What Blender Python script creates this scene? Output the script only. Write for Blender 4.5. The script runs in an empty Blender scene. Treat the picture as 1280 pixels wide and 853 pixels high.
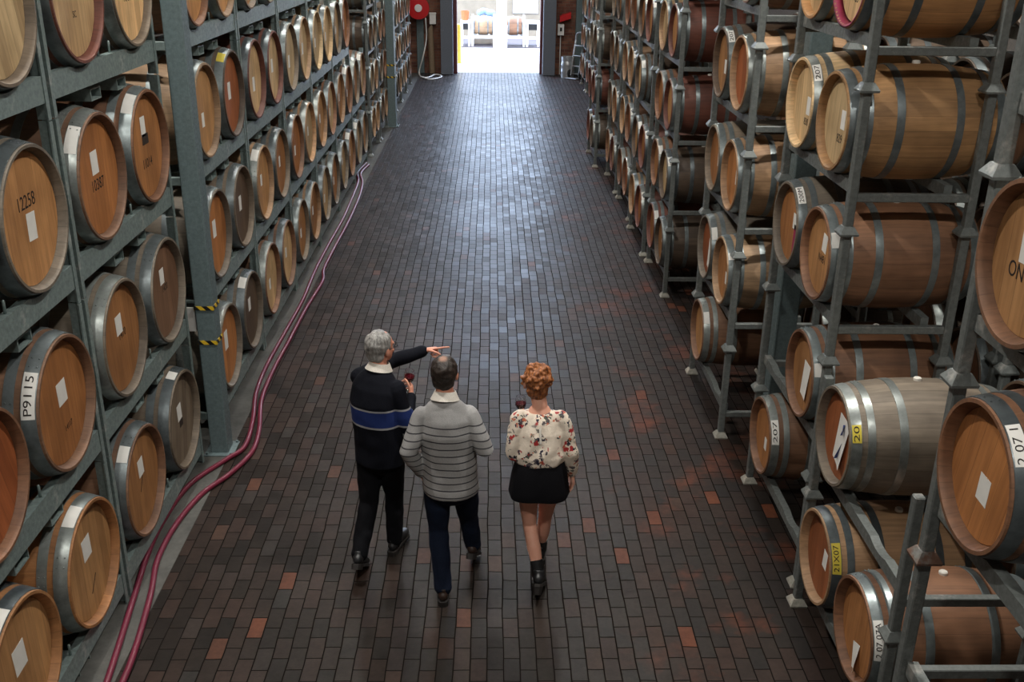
import bpy, bmesh, math, random
from mathutils import Vector, Matrix, Euler
PI = math.pi
rnd = random.Random(11)
scene = bpy.context.scene
COL = scene.collection

# ------------------------------------------------------------------ camera
H = 4.25
FPX, PITCH, YAW, ROLL = 1255.9, 0.38813, 0.0229, -0.01286

def ray(px, py):
    x, y = px - 640.0, py - 426.5
    c, s = math.cos(ROLL), math.sin(ROLL)
    x, y = c*x - s*y, s*x + c*y
    cp, sp = math.cos(PITCH), math.sin(PITCH)
    fwd = FPX*cp - y*sp
    up = -FPX*sp - y*cp
    return Vector((x*math.cos(YAW) + fwd*math.sin(YAW), -x*math.sin(YAW) + fwd*math.cos(YAW), up))

CAM_R = (ray(641, 426.5) - ray(640, 426.5)).normalized()
CAM_D = (ray(640, 427.5) - ray(640, 426.5)).normalized()
CAM_F = ray(640, 426.5).normalized()
CAM_P = Vector((0, 0, H))

def proj(p):
    v = Vector(p) - CAM_P
    z = v.dot(CAM_F)
    if z < 0.2:
        return None
    return 640 + FPX*v.dot(CAM_R)/z, 426.5 + FPX*v.dot(CAM_D)/z, z

def on_ground(px, py, z=0.0):
    r = ray(px, py)
    return CAM_P + r*((z - H)/r.z)

def on_y(px, py, Y):
    r = ray(px, py)
    return CAM_P + r*(Y/r.y)

cam = bpy.data.cameras.new('camera')
cam.sensor_fit = 'HORIZONTAL'
cam.sensor_width = 36.0
cam.lens = FPX/1280*36.0
cam.clip_end = 300
co = bpy.data.objects.new('camera', cam)
COL.objects.link(co)
m = Matrix((CAM_R, -CAM_D, -CAM_F)).transposed().to_4x4()
m.translation = CAM_P
co.matrix_world = m
scene.camera = co
scene.view_settings.view_transform = 'Standard'
scene.view_settings.look = 'None'
scene.view_settings.gamma = 1.0
scene.view_settings.use_curve_mapping = False
scene.view_settings.exposure = 0.0

# ------------------------------------------------------------------ node helpers
def lin(r, g, b):
    f = lambda c: (c/255/12.92) if c/255 <= .04045 else ((c/255 + .055)/1.055)**2.4
    return (f(r), f(g), f(b), 1.0)

class NT:
    def __init__(self, name):
        self.m = bpy.data.materials.new(name)
        self.m.use_nodes = True
        self.t = self.m.node_tree
        self.t.nodes.clear()
        self.out = self.t.nodes.new('ShaderNodeOutputMaterial')
        self.b = self.t.nodes.new('ShaderNodeBsdfPrincipled')
        self.t.links.new(self.b.outputs[0], self.out.inputs[0])
    def n(self, typ, **kw):
        nd = self.t.nodes.new('ShaderNode' + typ)
        for k, v in kw.items():
            setattr(nd, k, v)
        return nd
    def set(self, sock, v):
        if isinstance(v, bpy.types.NodeSocket):
            self.t.links.new(v, sock)
        else:
            sock.default_value = v
    def coord(self, which='Object'):
        return self.n('TexCoord').outputs[which]
    def mapv(self, v, scale=(1, 1, 1), rot=(0, 0, 0), loc=(0, 0, 0)):
        nd = self.n('Mapping')
        self.set(nd.inputs['Vector'], v)
        nd.inputs['Scale'].default_value = scale
        nd.inputs['Rotation'].default_value = rot
        nd.inputs['Location'].default_value = loc
        return nd.outputs[0]
    def noise(self, v, scale=5, detail=4, rough=.55, out='Fac', w=None):
        nd = self.n('TexNoise')
        if w is not None:
            nd.noise_dimensions = '4D'
            self.set(nd.inputs['W'], w)
        self.set(nd.inputs['Vector'], v)
        nd.inputs['Scale'].default_value = scale
        nd.inputs['Detail'].default_value = detail
        nd.inputs['Roughness'].default_value = rough
        return nd.outputs[out]
    def ramp(self, f, stops, interp='LINEAR'):
        nd = self.n('ValToRGB')
        cr = nd.color_ramp
        cr.interpolation = interp
        while len(cr.elements) > 1:
            cr.elements.remove(cr.elements[-1])
        for i, (p, c) in enumerate(stops):
            e = cr.elements[0] if i == 0 else cr.elements.new(p)
            e.position = p
            e.color = c if len(c) == 4 else (*c, 1)
        self.set(nd.inputs[0], f)
        return nd.outputs[0]
    def g(self, v):
        return (v, v, v, 1)
    def mix(self, f, a, b, blend='MIX'):
        nd = self.n('MixRGB', blend_type=blend)
        self.set(nd.inputs[0], f)
        self.set(nd.inputs[1], a)
        self.set(nd.inputs[2], b)
        return nd.outputs[0]
    def math(self, op, a, b=0.0, c=0.0):
        nd = self.n('Math', operation=op)
        self.set(nd.inputs[0], a)
        self.set(nd.inputs[1], b)
        self.set(nd.inputs[2], c)
        return nd.outputs[0]
    def sep(self, v):
        nd = self.n('SeparateXYZ')
        self.set(nd.inputs[0], v)
        return nd.outputs
    def comb(self, x, y, z):
        nd = self.n('CombineXYZ')
        for s, v in zip(nd.inputs, (x, y, z)):
            self.set(s, v)
        return nd.outputs[0]
    def white(self, w):
        nd = self.n('TexWhiteNoise', noise_dimensions='1D')
        self.set(nd.inputs['W'], w)
        return nd.outputs
    def bump(self, h, strength=.3, dist=.01, normal=None):
        nd = self.n('Bump')
        self.set(nd.inputs['Height'], h)
        nd.inputs['Strength'].default_value = strength
        nd.inputs['Distance'].default_value = dist
        if normal is not None:
            self.set(nd.inputs['Normal'], normal)
        return nd.outputs[0]
    def fin(self, color=None, rough=None, metal=None, normal=None, **kw):
        if color is not None: self.set(self.b.inputs['Base Color'], color)
        if rough is not None: self.set(self.b.inputs['Roughness'], rough)
        if metal is not None: self.set(self.b.inputs['Metallic'], metal)
        if normal is not None: self.set(self.b.inputs['Normal'], normal)
        for k, v in kw.items():
            self.set(self.b.inputs[k], v)
        return self.m

def plain(name, rgb, rough=.6, metal=0.0, var=.15, scale=20, bump=0.0, **kw):
    t = NT(name)
    co_ = t.coord()
    nz = t.noise(co_, scale, 4)
    f = t.ramp(nz, [(.3, t.g(1 - var)), (.7, t.g(1 + var))])
    c = t.mix(1.0, lin(*rgb), f, 'MULTIPLY')
    nm = t.bump(nz, bump, .005) if bump else None
    return t.fin(c, rough, metal, nm, **kw)

# ------------------------------------------------------------------ materials
M = {}

def mk_stave():
    t = NT('oak_staves')
    v = t.coord()
    x, y, z = t.sep(v)
    oi = t.n('ObjectInfo')
    ang = t.math('ARCTAN2', z, y)
    a = t.math('ADD', t.math('MULTIPLY', ang, 26/(2*PI)), t.math('MULTIPLY', oi.outputs['Random'], 50))
    idx = t.math('FLOOR', a)
    fr = t.math('SUBTRACT', a, idx)
    r = t.white(idx)[0]
    grain = t.noise(t.mapv(v, (3, 45, 45)), 1.0, 5, .6)
    big = t.noise(v, 3.5, 3, .5, w=t.math('MULTIPLY', oi.outputs['Random'], 20))
    c = t.mix(1.0, oi.outputs['Color'], t.ramp(r, [(0, t.g(.82)), (.5, t.g(.97)), (1, t.g(1.08))]), 'MULTIPLY')
    c = t.mix(1.0, c, t.ramp(grain, [(.3, t.g(.78)), (.65, t.g(1.12))]), 'MULTIPLY')
    c = t.mix(1.0, c, t.ramp(big, [(.3, (.62, .6, .6, 1)), (.6, t.g(1.05))]), 'MULTIPLY')
    edge = t.math('ABSOLUTE', t.math('SUBTRACT', fr, .5))
    seam = t.ramp(edge, [(.475, t.g(1)), (.496, t.g(.6))])
    c = t.mix(1.0, c, seam, 'MULTIPLY')
    nm = t.bump(t.math('ADD', t.math('MULTIPLY', grain, .3), seam), .25, .004)
    return t.fin(c, .62, 0, nm)

def mk_head():
    t = NT('oak_head_boards')
    v = t.coord()
    x, y, z = t.sep(v)
    oi = t.n('ObjectInfo')
    a = t.math('ADD', t.math('MULTIPLY', y, 10.5), t.math('MULTIPLY', oi.outputs['Random'], 50))
    idx = t.math('FLOOR', a)
    fr = t.math('SUBTRACT', a, idx)
    r = t.white(idx)[0]
    grain = t.noise(t.mapv(v, (20, 34, 2.5)), 1.2, 5, .6, w=t.math('MULTIPLY', oi.outputs['Random'], 30))
    big = t.noise(v, 3.0, 3, .5, w=t.math('MULTIPLY', oi.outputs['Random'], 20))
    c = t.mix(1.0, oi.outputs['Color'], t.ramp(r, [(0, (.80, .77, .74, 1)), (.5, t.g(.98)), (1, (1.12, 1.12, 1.1, 1))]), 'MULTIPLY')
    c = t.mix(1.0, c, t.ramp(grain, [(.3, (.76, .73, .70, 1)), (.62, t.g(1.08))]), 'MULTIPLY')
    c = t.mix(1.0, c, t.ramp(big, [(.3, (.74, .71, .68, 1)), (.55, t.g(1.04))]), 'MULTIPLY')
    edge = t.math('ABSOLUTE', t.math('SUBTRACT', fr, .5))
    seam = t.ramp(edge, [(.475, t.g(1)), (.495, t.g(.6))])
    c = t.mix(1.0, c, seam, 'MULTIPLY')
    nm = t.bump(t.math('ADD', t.math('MULTIPLY', grain, .3), seam), .15, .003)
    return t.fin(c, .55, 0, nm)

def mk_hoop():
    t = NT('galvanised_hoop_steel')
    v = t.coord()
    oi = t.n('ObjectInfo')
    nz = t.noise(v, 14, 5, .65, w=t.math('MULTIPLY', oi.outputs['Random'], 40))
    c = t.mix(1.0, oi.outputs['Color'], t.ramp(nz, [(.3, t.g(.62)), (.55, t.g(1)), (.75, t.g(1.25))]), 'MULTIPLY')
    rg = t.ramp(nz, [(.3, t.g(.48)), (.7, t.g(.28))])
    return t.fin(c, rg, .6, t.bump(nz, .08, .003))

def mk_steel(name, rgb, wear=(126, 132, 130), amt=.62, rough=.5, metal=.25):
    t = NT(name)
    v = t.coord()
    nz = t.noise(v, 7, 6, .7)
    fine = t.noise(v, 40, 4, .6)
    c = t.mix(t.ramp(nz, [(amt - .04, t.g(0)), (amt + .08, t.g(1))]), lin(*rgb), lin(*wear))
    c = t.mix(1.0, c, t.ramp(fine, [(.3, t.g(.78)), (.7, t.g(1.15))]), 'MULTIPLY')
    return t.fin(c, t.ramp(fine, [(.3, t.g(rough + .12)), (.7, t.g(rough - .1))]), metal, t.bump(fine, .1, .002))

def mk_floor():
    t = NT('brick_paving')
    v = t.coord()
    x, y, z = t.sep(v)
    wob = t.noise(v, 1.4, 3, .6)
    uv = t.comb(t.math('ADD', y, t.math('MULTIPLY', wob, .05)), t.math('ADD', x, t.math('MULTIPLY', wob, .03)), 0.0)
    def brick(mortar, smooth):
        b = t.n('TexBrick')
        t.set(b.inputs['Vector'], uv)
        b.inputs['Color1'].default_value = (0, 0, 0, 1)
        b.inputs['Color2'].default_value = (1, 1, 1, 1)
        b.inputs['Mortar'].default_value = (.5, .5, .5, 1)
        b.inputs['Scale'].default_value = 1.0
        b.inputs['Mortar Size'].default_value = mortar
        b.inputs['Mortar Smooth'].default_value = smooth
        b.inputs['Brick Width'].default_value = .205
        b.inputs['Row Height'].default_value = .104
        return b
    b = brick(.005, .4)
    r = t.math('ADD', b.outputs['Color'], 0.0)
    rr = t.white(t.math('MULTIPLY', r, 913.7))
    n2 = t.noise(v, .55, 4, .6)
    n3 = t.noise(v, 7, 5, .65)
    n4 = t.noise(v, 30, 4, .6)
    base = t.ramp(rr[0], [(0, lin(34, 30, 28)), (.30, lin(41, 34, 30)), (.55, lin(48, 37, 32)), (.80, lin(55, 40, 34)), (.93, lin(43, 40, 38)), (.975, lin(66, 48, 39)), (1, lin(98, 56, 38))])
    # dark oily wear down the middle of the aisle
    mid = t.math('ABSOLUTE', t.math('ADD', x, -.1))
    wear = t.math('ADD', t.math('MULTIPLY', mid, -.16), t.math('MULTIPLY', n2, 1.1))
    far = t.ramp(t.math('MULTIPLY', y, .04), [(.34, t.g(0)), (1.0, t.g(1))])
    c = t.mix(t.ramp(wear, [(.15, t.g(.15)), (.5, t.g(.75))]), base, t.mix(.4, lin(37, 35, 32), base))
    c = t.mix(t.math('MULTIPLY', far, .6), c, t.mix(.4, lin(84, 84, 88), base))  # paler grey towards the door paints daylight into the brick colour
    # rust-orange scuffs beside the right hand racks
    rx = t.ramp(t.math('ADD', x, -.6), [(.05, t.g(0)), (.9, t.g(1))])
    rust = t.math('MULTIPLY', rx, t.ramp(t.noise(v, 1.7, 4, .6), [(.55, t.g(0)), (.72, t.g(1))]))
    c = t.mix(t.math('MULTIPLY', rust, .55), c, lin(120, 62, 38))
    c = t.mix(1.0, c, t.ramp(n3, [(.3, t.g(.72)), (.7, t.g(1.2))]), 'MULTIPLY')
    c = t.mix(1.0, c, t.ramp(n4, [(.3, t.g(.85)), (.7, t.g(1.12))]), 'MULTIPLY')
    c = t.mix(b.outputs['Fac'], c, lin(26, 23, 22))
    geo = t.n('NewGeometry').outputs['Normal']
    vm = t.n('VectorMath', operation='SUBTRACT')
    t.set(vm.inputs[0], rr[1]); vm.inputs[1].default_value = (.5, .5, .5)
    vs = t.n('VectorMath', operation='SCALE')
    t.set(vs.inputs[0], vm.outputs[0]); vs.inputs['Scale'].default_value = .065
    va = t.n('VectorMath', operation='ADD')
    t.set(va.inputs[0], vs.outputs[0]); t.set(va.inputs[1], geo)
    vn = t.n('VectorMath', operation='NORMALIZE')
    t.set(vn.inputs[0], va.outputs[0])
    hgt = t.math('ADD', t.math('MULTIPLY', t.math('SUBTRACT', 1.0, b.outputs['Fac']), 1.0), t.math('MULTIPLY', n3, .5))
    nm = t.bump(hgt, .45, .007, vn.outputs[0])
    rough = t.ramp(t.math('ADD', t.math('MULTIPLY', rr[0], .3), t.math('MULTIPLY', n2, .7)), [(.2, t.g(.33)), (.8, t.g(.50))])
    rough = t.mix(b.outputs['Fac'], rough, t.g(.95))
    sp = t.math('MULTIPLY', t.math('SUBTRACT', 1.0, b.outputs['Fac']), .15)
    return t.fin(c, rough, 0, nm, **{'Specular IOR Level': sp})

def mk_brickwall():
    t = NT('red_brick_wall')
    v = t.coord()
    x, y, z = t.sep(v)
    uv = t.comb(t.math('ADD', x, y), z, 0.0)
    b = t.n('TexBrick')
    t.set(b.inputs['Vector'], uv)
    b.inputs['Color1'].default_value = lin(92, 52, 42)
    b.inputs['Color2'].default_value = lin(130, 86, 66)
    b.inputs['Mortar'].default_value = lin(104, 92, 80)
    b.inputs['Scale'].default_value = 1.0
    b.inputs['Mortar Size'].default_value = .006
    b.inputs['Brick Width'].default_value = .23
    b.inputs['Row Height'].default_value = .086
    nz = t.noise(v, 4, 5)
    c = t.mix(1.0, b.outputs['Color'], t.ramp(nz, [(.3, t.g(.6)), (.7, t.g(1.2))]), 'MULTIPLY')
    return t.fin(c, .85, 0, t.bump(t.math('SUBTRACT', 1.0, b.outputs['Fac']), .4, .01))

def mk_concrete(name, rgb, lo=.65, hi=1.15):
    t = NT(name)
    v = t.coord()
    a = t.noise(v, 2.2, 6, .65)
    b = t.noise(v, 22, 5, .65)
    c = t.mix(1.0, lin(*rgb), t.ramp(a, [(.3, t.g(lo)), (.7, t.g(hi))]), 'MULTIPLY')
    c = t.mix(1.0, c, t.ramp(b, [(.3, t.g(.8)), (.7, t.g(1.1))]), 'MULTIPLY')
    return t.fin(c, .8, 0, t.bump(b, .25, .006))

def mk_tape():
    t = NT('yellow_black_hazard_tape')
    v = t.coord()
    x, y, z = t.sep(v)
    s = t.math('ADD', t.math('ADD', x, y), z)
    f = t.math('FRACT', t.math('MULTIPLY', s, 11.0))
    c = t.ramp(f, [(0, lin(18, 17, 16)), (.5, lin(214, 178, 40))], 'CONSTANT')
    return t.fin(c, .5, 0)

def mk_hose():
    t = NT('wine_red_hose_rubber')
    v = t.coord()
    nz = t.noise(v, 5, 4)
    c = t.mix(nz, lin(86, 23, 41), lin(116, 38, 58))
    return t.fin(c, .38, 0)

def mk_paper(name, rgb=(238, 236, 230)):
    t = NT(name)
    v = t.coord()
    x, y, z = t.sep(v)
    nz = t.noise(v, 9, 3)
    c = t.mix(1.0, lin(*rgb), t.ramp(nz, [(.3, t.g(.9)), (.7, t.g(1.03))]), 'MULTIPLY')
    return t.fin(c, .7, 0)

M['stave'] = mk_stave()
M['head'] = mk_head()
M['hoop'] = mk_hoop()
M['steel'] = mk_steel('grey_green_painted_steel', (134, 149, 147), (172, 178, 175), .62, .42)
M['steel_r'] = mk_steel('grey_rack_steel', (116, 121, 119), (158, 157, 152), .60, .42)
M['rusty'] = mk_steel('rust_worn_steel', (112, 84, 70), (128, 128, 124), .55)
M['plate'] = mk_steel('pale_foot_plate_steel', (150, 148, 138), (178, 172, 160), .55, .6, .1)
M['column'] = mk_steel('green_grey_column_paint', (98, 113, 115), (118, 131, 131), .66, .45, .05)
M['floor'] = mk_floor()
M['brick'] = mk_brickwall()
M['concrete'] = mk_concrete('grey_concrete', (80, 79, 75), .45, 1.35)
M['yard'] = mk_concrete('pale_yard_concrete', (206, 204, 200), .9, 1.05)
M['tape'] = mk_tape()
M['hose'] = mk_hose()
M['paper'] = mk_paper('white_paper')
M['yellow'] = mk_paper('yellow_sticker', (216, 196, 70))
M['ink'] = plain('black_stencil_ink', (38, 30, 26), .7)
M['blue_ink'] = plain('blue_ink', (70, 84, 140), .7)
M['bung'] = plain('white_silicone_bung', (222, 218, 208), .45, var=.05)
M['wine_stain'] = plain('wine_stained_oak', (150, 44, 78), .6, var=.35, scale=9)
M['dark_plate'] = plain('dark_printed_plate', (52, 42, 36), .6)
M['roof'] = plain('dark_roof_sheeting', (92, 92, 92), .8)
M['wall'] = plain('dim_warehouse_wall', (110, 104, 98), .85)
M['white_paint'] = plain('white_paint', (232, 230, 226), .6, var=.04)
M['red_paint'] = plain('red_enamel', (196, 26, 30), .35, var=.06)
M['dark_red'] = plain('dark_red_jamb_paint', (84, 34, 34), .5)
M['blue_grey'] = mk_steel('blue_grey_column_paint', (104, 110, 120), (124, 130, 138), .66, .45, .05)
M['black'] = plain('black_rubber', (24, 24, 25), .5)
M['aluminium'] = plain('bare_aluminium', (190, 192, 194), .35, .7, .08)
M['stainless'] = plain('stainless_keg_steel', (176, 178, 180), .35, .6, .1)
M['yellow_paint'] = plain('yellow_bollard_paint', (224, 186, 70), .5)
M['beige'] = plain('beige_rendered_wall', (196, 182, 164), .8, var=.12, scale=3)
M['pipe'] = plain('tan_downpipe', (128, 108, 86), .6)
M['blue_cloth'] = plain('pale_blue_bag', (120, 150, 200), .7)
M['orange'] = plain('orange_tub', (214, 96, 52), .6)

# ------------------------------------------------------------------ object helpers
def link(o, parent=None):
    COL.objects.link(o)
    if parent is not None:
        o.parent = parent
    return o

def mesh_obj(name, bm, mat, parent=None, smooth=False, color=None, autos=None):
    me = bpy.data.meshes.new(name)
    bmesh.ops.recalc_face_normals(bm, faces=bm.faces)
    bm.to_mesh(me)
    bm.free()
    me.materials.append(mat)
    if smooth:
        me.shade_smooth()
        if autos:
            me.set_sharp_from_angle(angle=autos)
    o = bpy.data.objects.new(name, me)
    if color is not None:
        o.color = color
    return link(o, parent)

def share(name, me, parent=None, color=None):
    o = bpy.data.objects.new(name, me)
    if color is not None:
        o.color = color
    return link(o, parent)

def tag(o, label=None, cat=None, group=None, kind=None):
    if label: o['label'] = label
    if cat: o['category'] = cat
    if group: o['group'] = group
    if kind: o['kind'] = kind
    return o

def thing(name, label, cat, loc=(0, 0, 0), rz=0.0, group=None):
    o = bpy.data.objects.new(name, None)
    o.empty_display_size = .2
    o.location = loc
    o.rotation_euler = (0, 0, rz)
    COL.objects.link(o)
    return tag(o, label, cat, group)

def box(bm, x0, x1, y0, y1, z0, z1):
    vs = [bm.verts.new(p) for p in ((x0, y0, z0), (x1, y0, z0), (x1, y1, z0), (x0, y1, z0), (x0, y0, z1), (x1, y0, z1), (x1, y1, z1), (x0, y1, z1))]
    for f in ((0, 3, 2, 1), (4, 5, 6, 7), (0, 1, 5, 4), (1, 2, 6, 5), (2, 3, 7, 6), (3, 0, 4, 7)):
        bm.faces.new([vs[i] for i in f])
    return vs

def bevel(bm, w=.004, seg=1):
    bmesh.ops.bevel(bm, geom=bm.edges[:], offset=w, segments=seg, affect='EDGES', profile=.6, clamp_overlap=True)

def bbox_obj(name, b, mat, parent=None, bev=.004):
    bm = bmesh.new()
    box(bm, *b)
    if bev:
        bevel(bm, bev)
    return mesh_obj(name, bm, mat, parent)

def prism(bm, poly, axis, a0, a1):
    """Extrude a 2D outline along an axis ('x' outline in yz, 'y' in xz, 'z' in xy)."""
    def P(u, v, a):
        return {'x': (a, u, v), 'y': (u, a, v), 'z': (u, v, a)}[axis]
    lo = [bm.verts.new(P(u, v, a0)) for u, v in poly]
    hi = [bm.verts.new(P(u, v, a1)) for u, v in poly]
    n = len(poly)
    bm.faces.new(lo)
    bm.faces.new(hi[::-1])
    for i in range(n):
        bm.faces.new((lo[i], lo[(i + 1) % n], hi[(i + 1) % n], hi[i]))

def lathe(bm, prof, axis='x', seg=48, closed=False):
    """Revolve (a, r) pairs about an axis."""
    rings = []
    for a, r in prof:
        ring = []
        for k in range(seg):
            t = 2*PI*k/seg
            c, s = r*math.cos(t), r*math.sin(t)
            ring.append(bm.verts.new((a, c, s) if axis == 'x' else (c, s, a)))
        rings.append(ring)
    pairs = list(zip(rings, rings[1:]))
    if closed:
        pairs.append((rings[-1], rings[0]))
    for A, B in pairs:
        for k in range(seg):
            bm.faces.new((A[k], A[(k + 1) % seg], B[(k + 1) % seg], B[k]))
    if not closed:
        for R, flip in ((rings[0], True), (rings[-1], False)):
            bm.faces.new(R[::-1] if flip else R)
    return rings

def frame(d, ref=None):
    d = d.normalized()
    r = Vector(ref) if ref is not None else (Vector((1, 0, 0)) if abs(d.x) < .8 else Vector((0, 1, 0)))
    s = (r - d*r.dot(d))
    if s.length < 1e-5:
        r = Vector((0, 0, 1)) if abs(d.z) < .8 else Vector((0, 1, 0))
        s = r - d*r.dot(d)
    s.normalize()
    return s, d.cross(s).normalized()

def tube(bm, pts, rad, seg=14, ref=None, round_ends=True):
    """Closed tube through points; rad per point is r or (a along ref side, b across)."""
    pts = [Vector(p) for p in pts]
    rad = [(r, r) if not isinstance(r, (tuple, list)) else r for r in rad]
    n = len(pts)
    rings = []
    def ring(p, d, a, b, s):
        u, v = frame(d, s)
        return [bm.verts.new(p + u*(a*math.cos(2*PI*k/seg)) + v*(b*math.sin(2*PI*k/seg))) for k in range(seg)], u
    s = ref
    d0 = pts[1] - pts[0]
    d1 = pts[-1] - pts[-2]
    a, b = rad[0]
    if round_ends:
        q = min(a, b)
        for f, k in ((.85, .45), (.5, .82)):
            R, u = ring(pts[0] - d0.normalized()*q*f, d0, a*k, b*k, s)
            rings.append(R)
    for i in range(n):
        d = (pts[min(i + 1, n - 1)] - pts[i]).normalized() + (pts[i] - pts[max(i - 1, 0)]).normalized()
        if d.length < 1e-6: d = d0
        R, u = ring(pts[i], d, *rad[i], s)
        if ref is None: s = u
        rings.append(R)
    if round_ends:
        a, b = rad[-1]
        q = min(a, b)
        for f, k in ((.5, .82), (.85, .45)):
            R, u = ring(pts[-1] + d1.normalized()*q*f, d1, a*k, b*k, s)
            rings.append(R)
    for A, B in zip(rings, rings[1:]):
        for k in range(seg):
            bm.faces.new((A[k], A[(k + 1) % seg], B[(k + 1) % seg], B[k]))
    bm.faces.new(rings[0][::-1])
    bm.faces.new(rings[-1])

def ball(bm, c, r, seg=20, ref=None, rot=None):
    mt = Matrix.Translation(c)
    if rot is not None:
        mt = mt @ rot.to_4x4()
    mt = mt @ Matrix.Diagonal((*r, 1))
    return bmesh.ops.create_uvsphere(bm, u_segments=seg, v_segments=max(8, seg//2 + 2), radius=1, matrix=mt)['verts']

def spline(pts, n=6):
    """Catmull-Rom points."""
    P = [Vector(p) for p in pts]
    P = [P[0]*2 - P[1]] + P + [P[-1]*2 - P[-2]]
    out = []
    for i in range(1, len(P) - 2):
        for k in range(n):
            t = k/n
            a, b, c, d = P[i - 1:i + 3]
            out.append(.5*((2*b) + (c - a)*t + (2*a - 5*b + 4*c - d)*t*t + (3*b - a - 3*c + d)*t**3))
    out.append(P[-2])
    return out

_txt = {}
def text_bm(s, size, sx=1.0):
    cu = bpy.data.curves.new('t', 'FONT')
    cu.body = s
    cu.size = size
    cu.align_x = 'CENTER'
    cu.align_y = 'CENTER'
    cu.extrude = .0004
    cu.resolution_u = 3
    o = bpy.data.objects.new('t', cu)
    COL.objects.link(o)
    dg = bpy.context.evaluated_depsgraph_get()
    me = bpy.data.meshes.new_from_object(o.evaluated_get(dg))
    bpy.data.objects.remove(o)
    bpy.data.curves.remove(cu)
    bm = bmesh.new()
    bm.from_mesh(me)
    bpy.data.meshes.remove(me)
    for v in bm.verts:
        v.co.x *= sx
    return bm

ORD = ['', 'first', 'second', 'third', 'fourth', 'fifth', 'sixth', 'seventh', 'eighth', 'ninth', 'tenth', 'eleventh', 'twelfth', 'thirteenth', 'fourteenth']

# ------------------------------------------------------------------ people
from mathutils import noise as mnoise

def fuse(name, bm, voxel, smooth, mat, parent, origin=Vector((0, 0, 0)), jitter=0.0, jscale=40, fac=.5, color=None):
    """Melt overlapping closed shells into one continuous surface."""
    bmesh.ops.recalc_face_normals(bm, faces=bm.faces)
    me = bpy.data.meshes.new('src')
    bm.to_mesh(me)
    bm.free()
    o = bpy.data.objects.new('src', me)
    COL.objects.link(o)
    r = o.modifiers.new('r', 'REMESH'); r.mode = 'VOXEL'; r.voxel_size = voxel
    if smooth:
        s = o.modifiers.new('s', 'SMOOTH'); s.factor = fac; s.iterations = smooth
    dg = bpy.context.evaluated_depsgraph_get()
    out = bpy.data.meshes.new_from_object(o.evaluated_get(dg))
    bpy.data.objects.remove(o)
    bpy.data.meshes.remove(me)
    out.name = name
    if jitter:
        nm = [v.normal.copy() for v in out.vertices]
        for v, n in zip(out.vertices, nm):
            v.co += n*(jitter*mnoise.noise(v.co*jscale))
    out.transform(Matrix.Translation(-origin))
    out.materials.clear()
    out.materials.append(mat)
    out.shade_smooth()
    ob = bpy.data.objects.new(name, out)
    return link(ob, parent)

def cloth(name, rgb, rough=.85, weave=180, var=.12, fold=.25, sheen=.2):
    t = NT(name)
    v = t.coord()
    f = t.noise(t.mapv(v, (7, 7, 3)), 1.0, 3, .5)
    w = t.noise(v, weave, 2, .5)
    c = t.mix(1.0, lin(*rgb), t.ramp(w, [(.3, t.g(1 - var)), (.7, t.g(1 + var))]), 'MULTIPLY')
    return t, c, t.bump(t.math('ADD', f, t.math('MULTIPLY', w, .08)), fold, .03), rough

def cloth_m(name, rgb, **k):
    t, c, n, r = cloth(name, rgb, **k)
    return t.fin(c, r, 0, n, **{'Specular IOR Level': .15})

def skin_m(name, rgb):
    t = NT(name)
    v = t.coord()
    n = t.noise(v, 28, 3)
    c = t.mix(1.0, lin(*rgb), t.ramp(n, [(.3, (1.0, .9, .88, 1)), (.7, t.g(1.05))]), 'MULTIPLY')
    return t.fin(c, .5, 0, t.bump(n, .05, .003))

def hair_m(name, a, b, spot=None):
    t = NT(name)
    v = t.coord()
    n = t.noise(t.mapv(v, (60, 60, 14)), 1.0, 4, .7)
    c = t.mix(t.ramp(n, [(.35, t.g(0)), (.65, t.g(1))]), lin(*a), lin(*b))
    if spot:
        p, rad, col = spot
        d = t.n('VectorMath', operation='DISTANCE')
        t.set(d.inputs[0], v)
        d.inputs[1].default_value = p
        k = t.math('ADD', d.outputs['Value'], t.math('MULTIPLY', n, .02))
        c = t.mix(t.ramp(t.math('MULTIPLY', k, 10.0), [((rad + .005)*10, t.g(1)), ((rad + .025)*10, t.g(0))]), c, lin(*col))
    return t.fin(c, .5, 0, t.bump(n, .8, .008))

def finger(bm, p, d, n, lens, curls, r0, r1):
    pts, rad = [p - d*.012], [r0]
    q = p.copy()
    ang = 0
    ax = d.cross(n).normalized()
    for i, L in enumerate(lens):
        ang += curls[i]
        dd = Matrix.Rotation(ang, 3, ax) @ d
        pts.append(q.copy()); rad.append(r0 + (r1 - r0)*i/len(lens))
        q = q + dd*L
    pts.append(q); rad.append(r1)
    tube(bm, pts, rad, 10)

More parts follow.
